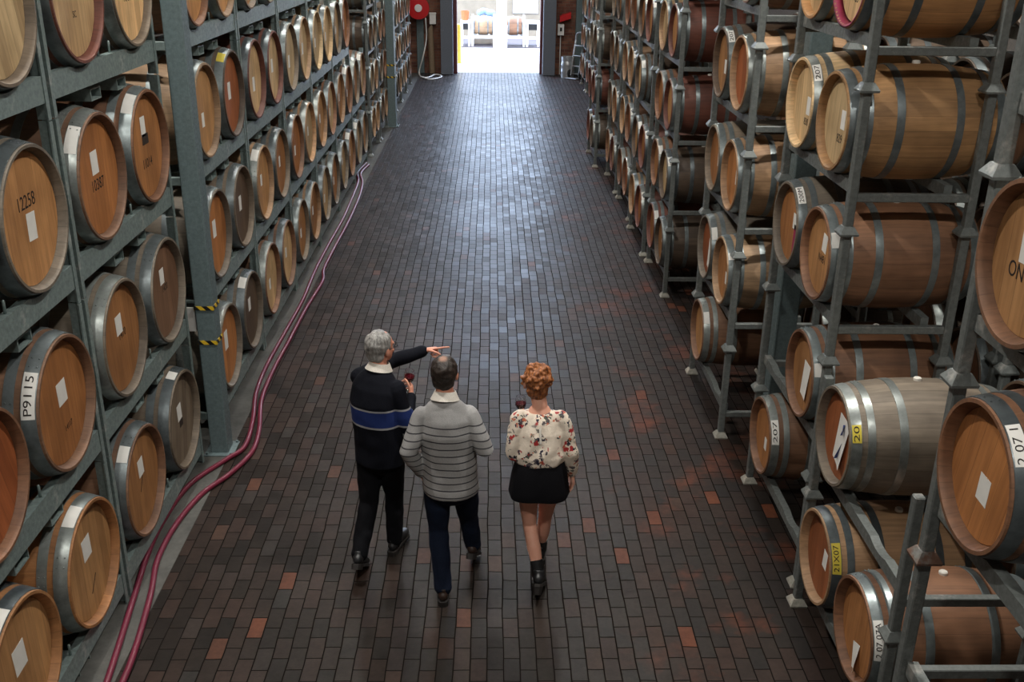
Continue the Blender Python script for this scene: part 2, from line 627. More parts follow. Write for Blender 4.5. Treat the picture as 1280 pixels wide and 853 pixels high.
def hand(bm, w, d, n, s, curls, tcurl=(.3, .3), tdir=None, sc=1.0):
    """w wrist, d towards fingers, n the way the palm faces, s towards the thumb."""
    d = d.normalized(); s = (s - d*s.dot(d)).normalized(); n = (n - d*n.dot(d) - s*n.dot(s)).normalized()
    tube(bm, [w - d*.02, w + d*.02*sc, w + d*.05*sc, w + d*.085*sc], [(.026*sc, .019*sc), (.030*sc, .018*sc), (.040*sc, .016*sc), (.038*sc, .012*sc)], 16, ref=s)
    L = [(.045, .027, .022), (.050, .031, .023), (.046, .029, .022), (.036, .022, .019)]
    for i in range(4):
        off = (.031 - .0205*i)*sc
        sp = (d + s*(.10 - .065*i)).normalized()
        finger(bm, w + d*(.086 - (.006 if i in (0, 3) else 0) - (.006 if i == 3 else 0))*sc + s*off, sp, n, [l*sc for l in L[i]], curls[i], .0084*sc, .0066*sc)
    td = tdir if tdir is not None else (d*.6 + s*.75 + n*.25)
    finger(bm, w + d*.030*sc + s*.026*sc + n*.004, td.normalized(), (n*.6 + d*.5 - s*.6).normalized(), [.040*sc, .032*sc, .025*sc], (0, tcurl[0], tcurl[1]), .0105*sc, .0075*sc)

def head_parts(bm, c, f, r, male=True):
    u = Vector((0, 0, 1))
    rot = Matrix((r, f, u)).transposed()
    k = 1.0 if male else .95
    B = lambda off, rad: ball(bm, c + r*off[0] + f*off[1] + u*off[2], [q*k for q in rad], 28, rot=rot)
    B((0, -.008, .022), (.077, .098, .092))        # cranium
    B((0, .028, -.045), (.060, .062, .072))        # face and jaw
    B((0, .062, -.088), (.030, .026, .024))        # chin
    B((0, .098, -.022), (.012, .018, .020))        # nose
    B((0, .090, .004), (.010, .014, .030))
    B((0, .070, .020), (.058, .024, .014))         # brow
    B((0, .082, -.062), (.022, .012, .010))        # mouth
    for s in (-1, 1):
        B((s*.031, .0700, .0075), (.017, .0145, .0095))  # upper lid
        B((s*.031, .0690, -.0165), (.016, .0130, .0075))  # lower lid
        B((s*.078, -.006, -.018), (.012, .020, .032))   # ear
        B((s*.042, .062, -.03), (.018, .02, .02))       # cheek
    return u

def head_extras(t, org, c, f, r, lipmat, eyemat, irismat):
    u = Vector((0, 0, 1))
    for s in (-1, 1):
        bm = bmesh.new()
        ball(bm, c + r*s*.031 + f*.0715 + u*(-.004) - org, (.0125, .0125, .0125), 14)
        e = mesh_obj('eye', bm, eyemat, t, True)
        bm = bmesh.new()
        ball(bm, c + r*s*.031 + f*.0812 + u*(-.004) - org, (.0058, .0036, .0058), 12)
        mesh_obj('iris', bm, irismat, e, True)
    bm = bmesh.new()
    rot = Matrix((r, f, u)).transposed()
    ball(bm, c + f*.0925 + u*(-.060) - org, (.022, .006, .0045), 14, rot=rot)
    ball(bm, c + f*.0925 + u*(-.066) - org, (.019, .006, .005), 14, rot=rot)
    mesh_obj('lips', bm, lipmat, t, True)

def hair_cap(name, t, org, c, f, r, mat, rad=(.088, .104, .098), back=.02, up=.026, cut=(.042, .052), jit=.006, js=36, lumps=(), voxel=.005):
    u = Vector((0, 0, 1))
    rot = Matrix((r, f, u)).transposed()
    bm = bmesh.new()
    ball(bm, c - f*back + u*up, rad, 40, rot=rot)
    ball(bm, c - f*.045 + u*(-.035), (rad[0]*.86, .06, .075), 32, rot=rot)
    for off, rr in lumps:
        ball(bm, c + r*off[0] + f*off[1] + u*off[2], rr, 20, rot=rot)
    o = fuse(name, bm, voxel, 3, mat, t, org, jit, js)
    bm = bmesh.new()
    bm.from_mesh(o.data)
    for pt, no in (((0, cut[0], cut[1]), (0, .80, -.60)), ((0, .012, -.02), (0, .72, -.70))):
        p = c + f*pt[1] + u*pt[2] - org
        n = f*no[1] + u*no[2]
        g = bmesh.ops.bisect_plane(bm, geom=bm.verts[:] + bm.edges[:] + bm.faces[:], plane_co=p, plane_no=n, clear_outer=True)
        ed = [e for e in g['geom_cut'] if isinstance(e, bmesh.types.BMEdge)]
        bmesh.ops.holes_fill(bm, edges=ed, sides=0)
    bm.to_mesh(o.data)
    bm.free()
    o.data.shade_smooth()
    o.data.set_sharp_from_angle(angle=1.0)
    return o

def shoe(t, org, ankle, toe_dir, mat, sole, L=.275, heel=.0, lift=0.0, wide=.045):
    """Leather shoe: ankle joint above the heel, toe_dir points along the foot (may tip down)."""
    d = toe_dir.normalized()
    u = Vector((0, 0, 1)); u = (u - d*u.dot(d)).normalized()
    s = d.cross(u)
    b = ankle - u*(.085)              # on the sole line under the ankle
    P = lambda a, h: b + d*a + u*h
    bm = bmesh.new()
    tube(bm, [P(-.045, .045), P(0, .05), P(.06, .05), P(.12, .042), P(.17, .034), P(.205, .030)], [(.034, .036), (.037, .042), (.038, .042), (.045, .034), (.044, .026), (.032, .020)], 18, ref=s)
    tube(bm, [P(-.012, .05), P(-.014, .105)], [(.040, .046), (.042, .048)], 16, ref=s, round_ends=False)
    o = fuse('shoe', bm, .006, 4, mat, t, org)
    bm = bmesh.new()
    out = [(-.082, .018), (-.065, .034), (0, .039), (.05, .037), (.12, .047), (.17, .046), (.21, .034), (.232, .012)]
    poly = [(a, w) for a, w in out] + [(a, -w) for a, w in out[::-1]]
    lo = [bm.verts.new(b + d*a + s*w + u*(-.004) - org) for a, w in poly]
    hi = [bm.verts.new(b + d*a + s*w + u*.016 - org) for a, w in poly]
    bm.faces.new(lo); bm.faces.new(hi[::-1])
    for i in range(len(lo)):
        j = (i + 1) % len(lo)
        bm.faces.new((lo[i], lo[j], hi[j], hi[i]))
    mesh_obj('sole', bm, sole, o)
    bm = bmesh.new()
    hp = [(-.080, .018), (-.063, .034), (-.02, .038), (-.012, .0)]
    poly = [(a, w) for a, w in hp] + [(a, -w) for a, w in hp[::-1][1:]]
    hh = .024 + heel
    lo = [bm.verts.new(b + d*a*(1 if heel == 0 else .8) + s*w*(1 if heel == 0 else .7) + u*(-hh) - org) for a, w in poly]
    hi = [bm.verts.new(b + d*a + s*w + u*(-.004) - org) for a, w in poly]
    bm.faces.new(lo); bm.faces.new(hi[::-1])
    for i in range(len(lo)):
        j = (i + 1) % len(lo)
        bm.faces.new((lo[i], lo[j], hi[j], hi[i]))
    mesh_obj('heel', bm, sole, o)
    return o

def limb(bm, joints, rads, seg=18):
    """Tapered limb through joints with extra points so it bends only at the joints."""
    pts, rr = [], []
    for i in range(len(joints) - 1):
        a, b = joints[i], joints[i + 1]
        for k in range(4):
            t = k/4
            pts.append(a.lerp(b, t))
            r0, rm, r1 = rads[i]
            rr.append(r0 + (rm - r0)*t*2 if t < .5 else rm + (r1 - rm)*(t - .5)*2)
    pts.append(joints[-1]); rr.append(rads[-1][2])
    tube(bm, pts, rr, seg)

def torso(bm, rings, r, rounded=True):
    tube(bm, [p for p, a, b in rings], [(a, b) for p, a, b in rings], 28, ref=r, round_ends=rounded)

def collar(t, org, c, axis, mat, r0=.070, r1=.060, h=.045, flare=.016):
    bm = bmesh.new()
    lathe(bm, [(-h*.5, r0 + flare), (0, r0 + .006), (h*.5, r1 + .002), (h*.5, r1 - .003), (0, r0), (-h*.5, r0 + flare - .006)], 'z', 40, closed=True)
    q = Vector((0, 0, 1)).rotation_difference(axis.normalized()).to_matrix().to_4x4()
    bm.transform(Matrix.Translation(c - org) @ q)
    return mesh_obj('shirt_collar', bm, mat, t, True, autos=.9)

V3 = Vector
skin_a = skin_m('skin', (206, 146, 122))
skin_b = skin_m('skin_leg', (228, 172, 148))
eye_w = plain('eye_white', (196, 190, 184), .3, var=.02)
iris = plain('dark_iris', (52, 40, 34), .25, var=.02)
lips = plain('lips', (168, 96, 88), .5, var=.05)
leather = plain('black_leather', (30, 31, 33), .38, var=.2, scale=30)
brown_leather = plain('dark_brown_leather', (52, 38, 32), .45, var=.2, scale=30)
sole_m = plain('dark_sole', (34, 30, 28), .7)
navy_trouser = cloth_m('black_trousers', (14, 15, 19), fold=.5)
denim = cloth_m('dark_blue_denim', (22, 30, 47), fold=.5, weave=120)
white_shirt = cloth_m('white_collar_cotton', (214, 208, 198), fold=.1)

def sweater_navy():
    t, c, n, r = cloth('navy_sweater_with_blue_band', (14, 16, 24), fold=.5)
    a = t.n('Attribute', attribute_name='band').outputs['Fac']
    st = [(0, t.g(0)), (.30, lin(158, 158, 160)), (.345, lin(38, 54, 108)), (.72, lin(158, 158, 160)), (.765, lin(14, 16, 24))]
    col = t.ramp(a, st, 'CONSTANT')
    m_ = t.ramp(a, [(0, t.g(0)), (.30, t.g(1)), (.765, t.g(0))], 'CONSTANT')
    return t.fin(t.mix(m_, c, col), r, 0, n, **{'Specular IOR Level': .15})

def sweater_grey():
    t, c, n, r = cloth('grey_sweater_thin_dark_stripes', (152, 151, 150), fold=.5, weave=220)
    x, y, z = t.sep(t.coord())
    w = t.noise(t.coord(), 5, 2)
    zz = t.math('ADD', z, t.math('MULTIPLY', w, .012))
    f = t.math('FRACT', t.math('MULTIPLY', zz, 1/.049))
    s = t.math('LESS_THAN', f, .17)
    lo = t.math('LESS_THAN', z, 1.335)
    k = t.math('MULTIPLY', s, lo)
    c = t.mix(k, c, lin(58, 56, 62))
    return t.fin(c, r, 0, n)

def blouse_floral():
    t, c, n, r = cloth('cream_blouse_with_flower_print', (236, 222, 204), rough=.6, fold=.7, weave=90, var=.04)
    v = t.coord()
    cl = t.ramp(t.noise(v, 9, 2, .5), [(.475, t.g(0)), (.51, t.g(1))])
    def blot(scale, lo, seedloc, width, warp=.05):
        vo = t.n('TexVoronoi')
        wv = t.n('MixRGB', blend_type='ADD'); wv.inputs[0].default_value = warp
        t.set(wv.inputs[1], t.mapv(v, loc=seedloc)); t.set(wv.inputs[2], t.noise(v, 40, 2, out='Color'))
        t.set(vo.inputs['Vector'], wv.outputs[0]); vo.inputs['Scale'].default_value = scale
        pick = t.sep(vo.outputs['Color'])[0]
        near = t.math('LESS_THAN', vo.outputs['Distance'], width)
        return t.math('MULTIPLY', t.math('MULTIPLY', near, cl), t.math('GREATER_THAN', pick, lo))
    c = t.mix(blot(24, .40, (3, 1, 2), .40), c, lin(92, 84, 86))
    c = t.mix(blot(21, .55, (0, 5, 1), .40), c, lin(178, 52, 52))
    c = t.mix(blot(28, .45, (7, 2, 4), .36), c, lin(44, 40, 58))
    c = t.mix(blot(26, .6, (1, 8, 3), .34), c, lin(196, 104, 72))
    c = t.mix(blot(32, .5, (4, 4, 9), .32), c, lin(84, 92, 78))
    return t.fin(c, r, 0, n)

glass_m = NT('clear_glass').fin((1, 1, 1, 1), .02, 0, None, **{'Transmission Weight': 1.0, 'IOR': 1.45})
wine_m = NT('red_wine').fin(lin(70, 10, 20), .1, 0, None)

def wine_glass(label, c, lean=(0, 0)):
    """c: where the stem meets the bowl."""
    t = thing('wine_glass', label, 'wine glass', c)
    t.rotation_euler = (lean[0], lean[1], 0)
    bm = bmesh.new(); lathe(bm, [(-.092, .034), (-.090, .034), (-.086, .006), (-.084, .004)], 'z', 28); mesh_obj('base', bm, glass_m, t, True, autos=.8)
    bm = bmesh.new(); lathe(bm, [(-.085, .004), (-.04, .0035), (-.004, .005)], 'z', 12); mesh_obj('stem', bm, glass_m, t, True, autos=.8)
    bm = bmesh.new()
    lathe(bm, [(-.004, .004), (.006, .022), (.03, .037), (.05, .039), (.095, .030), (.095, .0285), (.05, .0375), (.03, .0355), (.009, .020), (.004, .003)], 'z', 32, closed=True)
    mesh_obj('bowl', bm, glass_m, t, True, autos=.8)
    bm = bmesh.new(); lathe(bm, [(.0045, .003), (.009, .0185), (.03, .0345), (.046, .0362), (.048, .036)], 'z', 28); mesh_obj('wine', bm, wine_m, t, True, autos=.8)
    return t

def body(t, org, J, fh, rh, rt, male, scale=1.0):
    """One continuous skin surface: trunk, neck, head, arms, hands, legs, feet."""
    bm = bmesh.new()
    k = scale
    N, C, P = J['N'], J['C'], J['P']
    torso(bm, [(P - V3((0, 0, .08)), .13*k, .10*k), (P, .155*k, .11*k), (P.lerp(C, .45), .135*k, .095*k), (C, .155*k, .105*k), (C.lerp(N, .55), .150*k, .09*k), (N - V3((0, 0, .03)), .085*k, .07*k)], rt)
    tube(bm, [N - V3((0, 0, .06)), N + V3((0, 0, .02)), J['H'] - fh*.02 - V3((0, 0, .04))], [.062*k, .056*k, .056*k], 20)
    head_parts(bm, J['H'], fh, rh, male)
    for s in 'LR':
        S, E, W = J['S' + s], J['E' + s], J['W' + s]
        limb(bm, [S, E, W], [(.052*k, .047*k, .038*k), (.038*k, .037*k, .026*k)])
        hand(bm, W, *J['hand' + s], sc=k)
        Hh, K, A = J['P'] + rt*(.085*k if s == 'R' else -.085*k) - V3((0, 0, .03)), J['K' + s], J['A' + s]
        limb(bm, [Hh, K, A], [(.082*k, .072*k, .052*k), (.052*k, .053*k, .036*k)])
        td = J['T' + s].normalized()
        tube(bm, [A - td*.03 - V3((0, 0, .03)), A + td*.05 - V3((0, 0, .035)), A + td*.14 - V3((0, 0, .055))], [.03*k, .032*k, .026*k], 12)
    return fuse('body', bm, .0045, 3, skin_a if male else skin_b, t, org, fac=.4)

def sleeve(bm, S, E, W, r=(.060, .058, .053, .055, .050, .042), cut=.95):
    limb(bm, [S, E, E.lerp(W, cut)], [(r[0], r[1], r[2]), (r[3], r[4], r[5])])

def trousers(t, org, J, rt, mat, k=1.0, hips=(.172, .128), ank=.058):
    bm = bmesh.new()
    P = J['P']
    torso(bm, [(P - V3((0, 0, .10)), .15*k, .115*k), (P - V3((0, 0, .03)), hips[0], hips[1]), (P + V3((0, 0, .10)), hips[0]*.95, hips[1]*.95)], rt)
    for s in 'LR':
        Hh, K, A = P + rt*(.088 if s == 'R' else -.088) - V3((0, 0, .04)), J['K' + s], J['A' + s]
        limb(bm, [Hh, K, A - V3((0, 0, .01))], [(.098*k, .086*k, .070*k), (.068*k, .066*k, ank)])
        q = (A - K).normalized()
        tube(bm, [A - q*.07, A - q*.02, A + q*.015], [ank*.98, ank*1.0, ank*1.03], 18, round_ends=False)
    return fuse('trousers', bm, .008, 5, mat, t, org, .006, 14)

# --- man in the navy sweater, pointing
def man_navy():
    fa, fh_a = .50, .72
    f, r = V3((math.sin(fa), math.cos(fa), 0)), V3((math.cos(fa), -math.sin(fa), 0))
    fh, rh = V3((math.sin(fh_a), math.cos(fh_a), 0)), V3((math.cos(fh_a), -math.sin(fh_a), 0))
    org = V3((-.79, 6.16, 0))
    t = thing('person', 'grey-haired man in a navy sweater with a blue band, pointing ahead, glass in hand', 'person', org)
    J = dict(P=V3((-.765, 6.17, .93)), C=V3((-.785, 6.18, 1.27)), N=V3((-.755, 6.22, 1.50)), H=V3((-.742, 6.26, 1.645)),
             SL=V3((-.905, 6.285, 1.41)), EL=V3((-.70, 6.50, 1.43)), WL=V3((-.47, 6.57, 1.487)),
             SR=V3((-.632, 6.13, 1.395)), ER=V3((-.572, 6.11, 1.125)), WR=V3((-.553, 6.30, 1.255)),
             KL=V3((-.855, 6.16, .50)), AL=V3((-.915, 5.985, .185)), KR=V3((-.685, 6.26, .50)), AR=V3((-.700, 6.29, .109)),
             TL=V3((.10, .86, -.55)), TR=V3((.30, .95, 0)))
    dL = V3((.93, .27, .10)).normalized()
    # left hand points with the index finger, the others folded
    J['handL'] = (dL, V3((0, .2, -1)), V3((.1, -.9, .3)), [(.05, .05, .03), (1.3, 1.4, .8), (1.35, 1.45, .8), (1.4, 1.45, .8)], (.5, .5), None)
    J['handR'] = (V3((.05, .85, .45)), V3((-1, .2, .1)), V3((0, -.4, .9)), [(.7, .9, .6), (.8, .9, .6), (.85, .9, .6), (.9, .9, .6)], (.4, .5), None)
    J['handL'] = J['handL'][:5]; J['handR'] = J['handR'][:5]
    body(t, org, J, fh, rh, r, True)
    head_extras(t, org, J['H'], fh, rh, lips, eye_w, iris)
    hair_cap('hair', t, org, J['H'], fh, rh, hair_m('grey_hair', (92, 90, 88), (168, 166, 162)), rad=(.086, .102, .096), jit=.007, js=30)
    bm = bmesh.new()
    P, C, N = J['P'], J['C'], J['N']
    torso(bm, [(P - V3((0, 0, .10)), .184, .146), (P - V3((0, 0, .05)), .184, .144), (P + V3((0, 0, .04)), .182, .138), (P.lerp(C, .5), .180, .136), (C, .188, .140), (C.lerp(N, .42), .184, .126), (C.lerp(N, .70), .152, .106), (C.lerp(N, .88), .112, .086), (N - V3((0, 0, .005)), .078, .072)], r, False)
    sleeve(bm, J['SL'], J['EL'], J['WL'])
    sleeve(bm, J['SR'], J['ER'], J['WR'], (.064, .064, .060, .060, .052, .043))
    sw = fuse('sweater', bm, .007, 6, sweater_navy(), t, org, .006, 11)
    at = sw.data.attributes.new('band', 'FLOAT', 'POINT')
    vals = []
    e0, w0 = J['ER'], J['WR']
    for v in sw.data.vertices:
        p = v.co + org
        b = (p.z - 1.04)/.30
        ax = (w0 - e0).normalized()
        q = (p - e0).dot(ax)
        dist = (p - e0 - ax*q).length
        if q > .055 and dist < .075 and p.y > 6.17: b = 0.0
        if p.z > 1.34: b = 1.0
        vals.append(max(0.0, min(1.0, b)))
    at.data.foreach_set('value', vals)
    collar(t, org, N + V3((.004, .008, .020)), V3((fh.x*.22, fh.y*.22, 1)), white_shirt, .074, .066, .05, .020)
    trousers(t, org, J, r, navy_trouser)
    shoe(t, org, J['AL'], J['TL'], leather, sole_m)
    shoe(t, org, J['AR'], J['TR'], leather, sole_m)
    # spectacles
    g = None
    u = V3((0, 0, 1))
    for s in (-1, 1):
        bm = bmesh.new()
        pts = [J['H'] + rh*(s*.033 + .023*math.cos(a)) + fh*.104 + u*(-.004 + .017*math.sin(a)) - org for a in [2*PI*i/16 for i in range(17)]]
        tube(bm, pts, [.002]*17, 6, round_ends=False)
        tube(bm, [J['H'] + rh*s*.056 + fh*.104 - org, J['H'] + rh*s*.082 + fh*.09 - org, J['H'] + rh*s*.088 + fh*.0 + u*.004 - org], [.0025]*3, 6)
        o = mesh_obj('spectacles' if g is None else 'spectacle_lens_frame', bm, M['black'], t if g is None else g, True)
        g = g or o
    hw = J['WR'] + J['handR'][0].normalized()*.075
    wine_glass('glass of red wine held up by the man in the navy sweater', hw + V3((-.020, .022, .038)), (.15, .1))

# --- man in the grey striped sweater
def man_grey():
    fa = .06
    f, r = V3((math.sin(fa), math.cos(fa), 0)), V3((math.cos(fa), -math.sin(fa), 0))
    fh_a = .16
    fh, rh = V3((math.sin(fh_a), math.cos(fh_a), 0)), V3((math.cos(fh_a), -math.sin(fh_a), 0))
    org = V3((-.25, 5.84, 0))
    t = thing('person', 'dark-haired man walking in a grey sweater with thin dark stripes and jeans', 'person', org)
    J = dict(P=V3((-.262, 5.80, .91)), C=V3((-.282, 5.80, 1.24)), N=V3((-.292, 5.82, 1.475)), H=V3((-.292, 5.865, 1.635)),
             SL=V3((-.440, 5.80, 1.365)), EL=V3((-.525, 5.73, 1.13)), WL=V3((-.455, 5.83, .925)),
             SR=V3((-.140, 5.80, 1.375)), ER=V3((-.035, 5.74, 1.145)), WR=V3((-.095, 5.95, 1.10)),
             KL=V3((-.350, 5.84, .49)), AL=V3((-.318, 5.70, .109)), KR=V3((-.150, 5.98, .50)), AR=V3((-.120, 6.085, .205)),
             TL=V3((-.05, 1, 0)), TR=V3((.12, .88, -.5)))
    J['handL'] = (V3((.25, .35, -.9)), V3((1, .1, .2)), V3((-.1, .9, .3)), [(.3, .3, .2)]*4, (.3, .3))
    J['handR'] = (V3((-.25, .95, .05)), V3((-.9, -.2, 0)), V3((0, 0, 1)), [(.6, .7, .4)]*4, (.3, .3))
    body(t, org, J, fh, rh, r, True)
    head_extras(t, org, J['H'], fh, rh, lips, eye_w, iris)
    spot = J['H'] - fh*.05 + V3((0, 0, .112)) - org
    hair_cap('hair', t, org, J['H'], fh, rh, hair_m('dark_hair_thinning_crown', (26, 22, 20), (58, 48, 42), (spot, .020, (150, 112, 92))), jit=.006, js=34, rad=(.087, .104, .097))
    bm = bmesh.new()
    P, C, N = J['P'], J['C'], J['N']
    torso(bm, [(P - V3((0, 0, .105)), .180, .150), (P - V3((0, 0, .085)), .186, .153), (P - V3((0, 0, .05)), .186, .150), (P - V3((0, 0, .02)), .182, .144), (P + V3((0, 0, .08)), .178, .136), (P.lerp(C, .6), .174, .130), (C, .186, .132), (C.lerp(N, .40), .182, .122), (C.lerp(N, .68), .150, .104), (C.lerp(N, .88), .110, .086), (N - V3((0, 0, .005)), .078, .072)], r, False)
    sleeve(bm, J['SL'], J['EL'], J['WL'], (.060, .061, .057, .058, .052, .044))
    sleeve(bm, J['SR'], J['ER'], J['WR'], (.060, .061, .057, .058, .052, .044))
    fuse('sweater', bm, .007, 6, sweater_grey(), t, org, .007, 10)
    collar(t, org, N + V3((.002, .006, .018)), V3((fh.x*.25, fh.y*.25, 1)), white_shirt, .074, .066, .055, .020)
    trousers(t, org, J, r, denim, 1.0, (.168, .126), .060)
    shoe(t, org, J['AL'], J['TL'], brown_leather, sole_m)
    shoe(t, org, J['AR'], J['TR'], brown_leather, sole_m)

# --- woman in the floral blouse
def woman():
    fa = .02
    f, r = V3((math.sin(fa), math.cos(fa), 0)), V3((math.cos(fa), -math.sin(fa), 0))
    fh_a = -.10
    fh, rh = V3((math.sin(fh_a), math.cos(fh_a), 0)), V3((math.cos(fh_a), -math.sin(fh_a), 0))
    org = V3((.33, 5.87, 0))
    t = thing('person', 'red-haired woman in a floral blouse, black skirt and ankle boots walking away', 'person', org)
    J = dict(P=V3((.328, 5.87, .87)), C=V3((.326, 5.88, 1.16)), N=V3((.322, 5.91, 1.365)), H=V3((.300, 5.95, 1.535)),
             SL=V3((.192, 5.89, 1.295)), EL=V3((.150, 5.85, 1.06)), WL=V3((.165, 6.05, 1.17)),
             SR=V3((.458, 5.89, 1.295)), ER=V3((.530, 5.86, 1.06)), WR=V3((.553, 5.93, .855)),
             KL=V3((.272, 5.92, .47)), AL=V3((.335, 5.755, .185)), KR=V3((.385, 6.00, .48)), AR=V3((.365, 6.13, .150)),
             TL=V3((.12, .85, -.52)), TR=V3((.05, 1, -.02)))
    J['handL'] = (V3((.25, .8, .6)), V3((.9, -.2, -.1)), V3((0, -.5, .9)), [(.7, .8, .5)]*4, (.3, .4))
    J['handR'] = (V3((.10, .16, -.98)), V3((-.9, .1, .1)), V3((-.1, .95, .1)), [(.2, .25, .2), (.25, .3, .2), (.3, .3, .2), (.35, .3, .2)], (.2, .2))
    body(t, org, J, fh, rh, r, False, .90)
    head_extras(t, org, J['H'], fh, rh, lips, eye_w, iris)
    rr = random.Random(5)
    lumps = []
    for i in range(60):
        th, ph = rr.uniform(0, 2*PI), rr.uniform(.0, 1.9)
        lumps.append(((.084*math.sin(ph)*math.cos(th), -.02 + .088*math.sin(ph)*math.sin(th), .024 + .094*math.cos(ph)), (rr.uniform(.014, .026),)*3))
    hair_cap('hair', t, org, J['H'], fh, rh, hair_m('copper_hair', (84, 44, 28), (180, 112, 60)), rad=(.083, .096, .092), jit=.010, js=46, lumps=lumps, voxel=.0045, cut=(.055, .05))
    bm = bmesh.new()
    P, C, N = J['P'], J['C'], J['N']
    torso(bm, [(P + V3((0, 0, .115)), .130, .105), (P + V3((0, 0, .135)), .166, .132), (P + V3((0, 0, .18)), .172, .138), (P.lerp(C, .85), .165, .128), (C.lerp(N, .2), .168, .120), (C.lerp(N, .6), .160, .098), (C.lerp(N, .78), .132, .088), (C.lerp(N, .88), .104, .080)], r, False)
    sleeve(bm, J['SL'], J['EL'], J['WL'], (.064, .060, .054, .054, .050, .040), .9)
    sleeve(bm, J['SR'], J['ER'], J['WR'], (.064, .060, .054, .054, .048, .036), .9)
    bl = fuse('blouse', bm, .0065, 5, blouse_floral(), t, org, .009, 13)
    bm = bmesh.new()
    tube(bm, [N + V3((0, -.100, -.050)) - org, N + V3((0, -.122, -.10)) - org, C + V3((0, -.132, .02)) - org], [(.008, .004), (.008, .004), (.007, .004)], 8, ref=r)
    mesh_obj('back_placket', bm, white_shirt, bl, True)
    # skirt: flared, open at the hem
    bm = bmesh.new()
    prof = [(1.035, .148, .120), (.98, .166, .134), (.90, .186, .150), (.80, .199, .158), (.755, .205, .160), (.747, .203, .158)]
    inner = [(.749, .198, .153), (.80, .190, .150), (1.0, .150, .115)]
    rings = []
    for z, a, b in prof + inner:
        c = V3((P.x, P.y, z)) - org
        ring = []
        for k in range(56):
            th = 2*PI*k/56
            w = 1 + (.022*math.sin(5*th + .6) + .012*math.sin(9*th))*max(0, (1.0 - z)/.3)
            ring.append(bm.verts.new(c + r*(a*w*math.cos(th)) + f*(b*w*math.sin(th)) + V3((0, 0, .012*math.sin(3*th)*max(0, (.95 - z)/.25)))))
        rings.append(ring)
    for A, B in zip(rings, rings[1:]):
        for k in range(56):
            bm.faces.new((A[k], A[(k + 1) % 56], B[(k + 1) % 56], B[k]))
    bm.faces.new(rings[0]); bm.faces.new(rings[-1])
    mesh_obj('skirt', bm, cloth_m('black_skirt_cloth', (20, 20, 24), rough=.65, fold=.6), t, True, autos=.9)
    for s in 'LR':
        o = shoe(t, org, J['A' + s], J['T' + s], leather, sole_m, heel=.035)
        o.name = 'ankle_boot'
        bm = bmesh.new()
        A, K = J['A' + s], J['K' + s]
        tube(bm, [A - V3((0, 0, .03)), A + (K - A)*.12, A + (K - A)*.26], [.046, .044, .047], 20, round_ends=False)
        bm.transform(Matrix.Translation(-org))
        mesh_obj('boot_shaft', bm, leather, o, True, autos=.8)
    hw = J['WL'] + J['handL'][0].normalized()*.075
    wine_glass('wine glass held in front of the red-haired woman', hw + V3((.022, .025, .03)))

man_navy()
man_grey()
woman()

# ------------------------------------------------------------------ barrels
# local frame: the barrel lies along x, its front head looks towards +x
WOOD = {'pale': (212, 178, 132), 'honey': (196, 146, 96), 'orange': (182, 122, 72), 'amber': (174, 122, 76), 'rust': (160, 92, 54),
        'brown': (134, 97, 72), 'grey': (124, 112, 97), 'dark': (98, 81, 66), 'red': (116, 68, 54), 'sand': (172, 137, 103), 'cream': (212, 184, 142)}
HOOPC = [(136, 145, 146), (124, 132, 134), (152, 158, 155), (108, 116, 119)]

class Kind:
    pass

def barrel_kind(L, rc, rb, hoops):
    k = Kind()
    k.L, k.rc, k.rb = L, rc, rb
    R = lambda x: rc + (rb - rc)*(1 - abs(2*x/L)**2.1)
    k.R = R
    bm = bmesh.new()
    xs = [-L/2 + L*i/28 for i in range(29)]
    prof = [(x, R(x)) for x in xs]
    prof += [(L/2, rc - .016), (L/2 - .012, rc - .022), (L/2 - .052, rc - .034), (-(L/2 - .052), rc - .034), (-(L/2 - .012), rc - .022), (-L/2, rc - .016)]
    lathe(bm, prof, 'x', 56, closed=True)
    o = mesh_obj('staves', bm, M['stave'], None, True, autos=math.radians(35))
    k.staves = o.data
    bpy.data.objects.remove(o)
    k.xh = L/2 - .048
    bm = bmesh.new()
    lathe(bm, [(k.xh - .022, rc - .0335), (k.xh - .004, rc - .0335), (k.xh, rc - .037)], 'x', 56)
    o = mesh_obj('head', bm, M['head'], None)
    k.front = o.data
    bpy.data.objects.remove(o)
    bm = bmesh.new()
    lathe(bm, [(-k.xh, rc - .037), (-k.xh + .004, rc - .0335), (-k.xh + .022, rc - .0335)], 'x', 56)
    o = mesh_obj('head', bm, M['head'], None)
    k.rear = o.data
    bpy.data.objects.remove(o)
    k.hoops = []
    for a, b in hoops:
        for s in (1, -1):
            bm = bmesh.new()
            x0, x1 = L/2 - b, L/2 - a
            pr = [(x0, R(x0) + .0035), ((x0 + x1)/2, R((x0 + x1)/2) + .004), (x1, R(x1) + .0035), (x1, R(x1) - .004), (x0, R(x0) - .004)]
            lathe(bm, [(s*x, r) for x, r in pr], 'x', 56, closed=True)
            # the overlap of the riveted joint
            for q in (0.0, .055):
                for xx in (x0*.75 + x1*.25, x0*.25 + x1*.75):
                    rr = R(xx) + .004
                    t = 1.9 + q/rr + .4*a*9
                    ball(bm, (s*xx, rr*math.cos(t), rr*math.sin(t)), (.005, .005, .005), 6)
            o = mesh_obj('hoop', bm, M['hoop'], None, True, autos=math.radians(40))
            k.hoops.append(o.data)
            bpy.data.objects.remove(o)
    k.hw = hoops[0]
    bm = bmesh.new()
    lathe(bm, [(rb - .01, .024), (rb + .012, .024), (rb + .018, .019)], 'z', 20)
    o = mesh_obj('bung', bm, M['bung'], None, True, autos=math.radians(30))
    k.bung = o.data
    bpy.data.objects.remove(o)
    return k

BQ = barrel_kind(.95, .300, .352, [(.010, .068), (.100, .142), (.275, .322)])
PU = barrel_kind(1.06, .392, .466, [(.012, .086), (.118, .172), (.325, .378)])

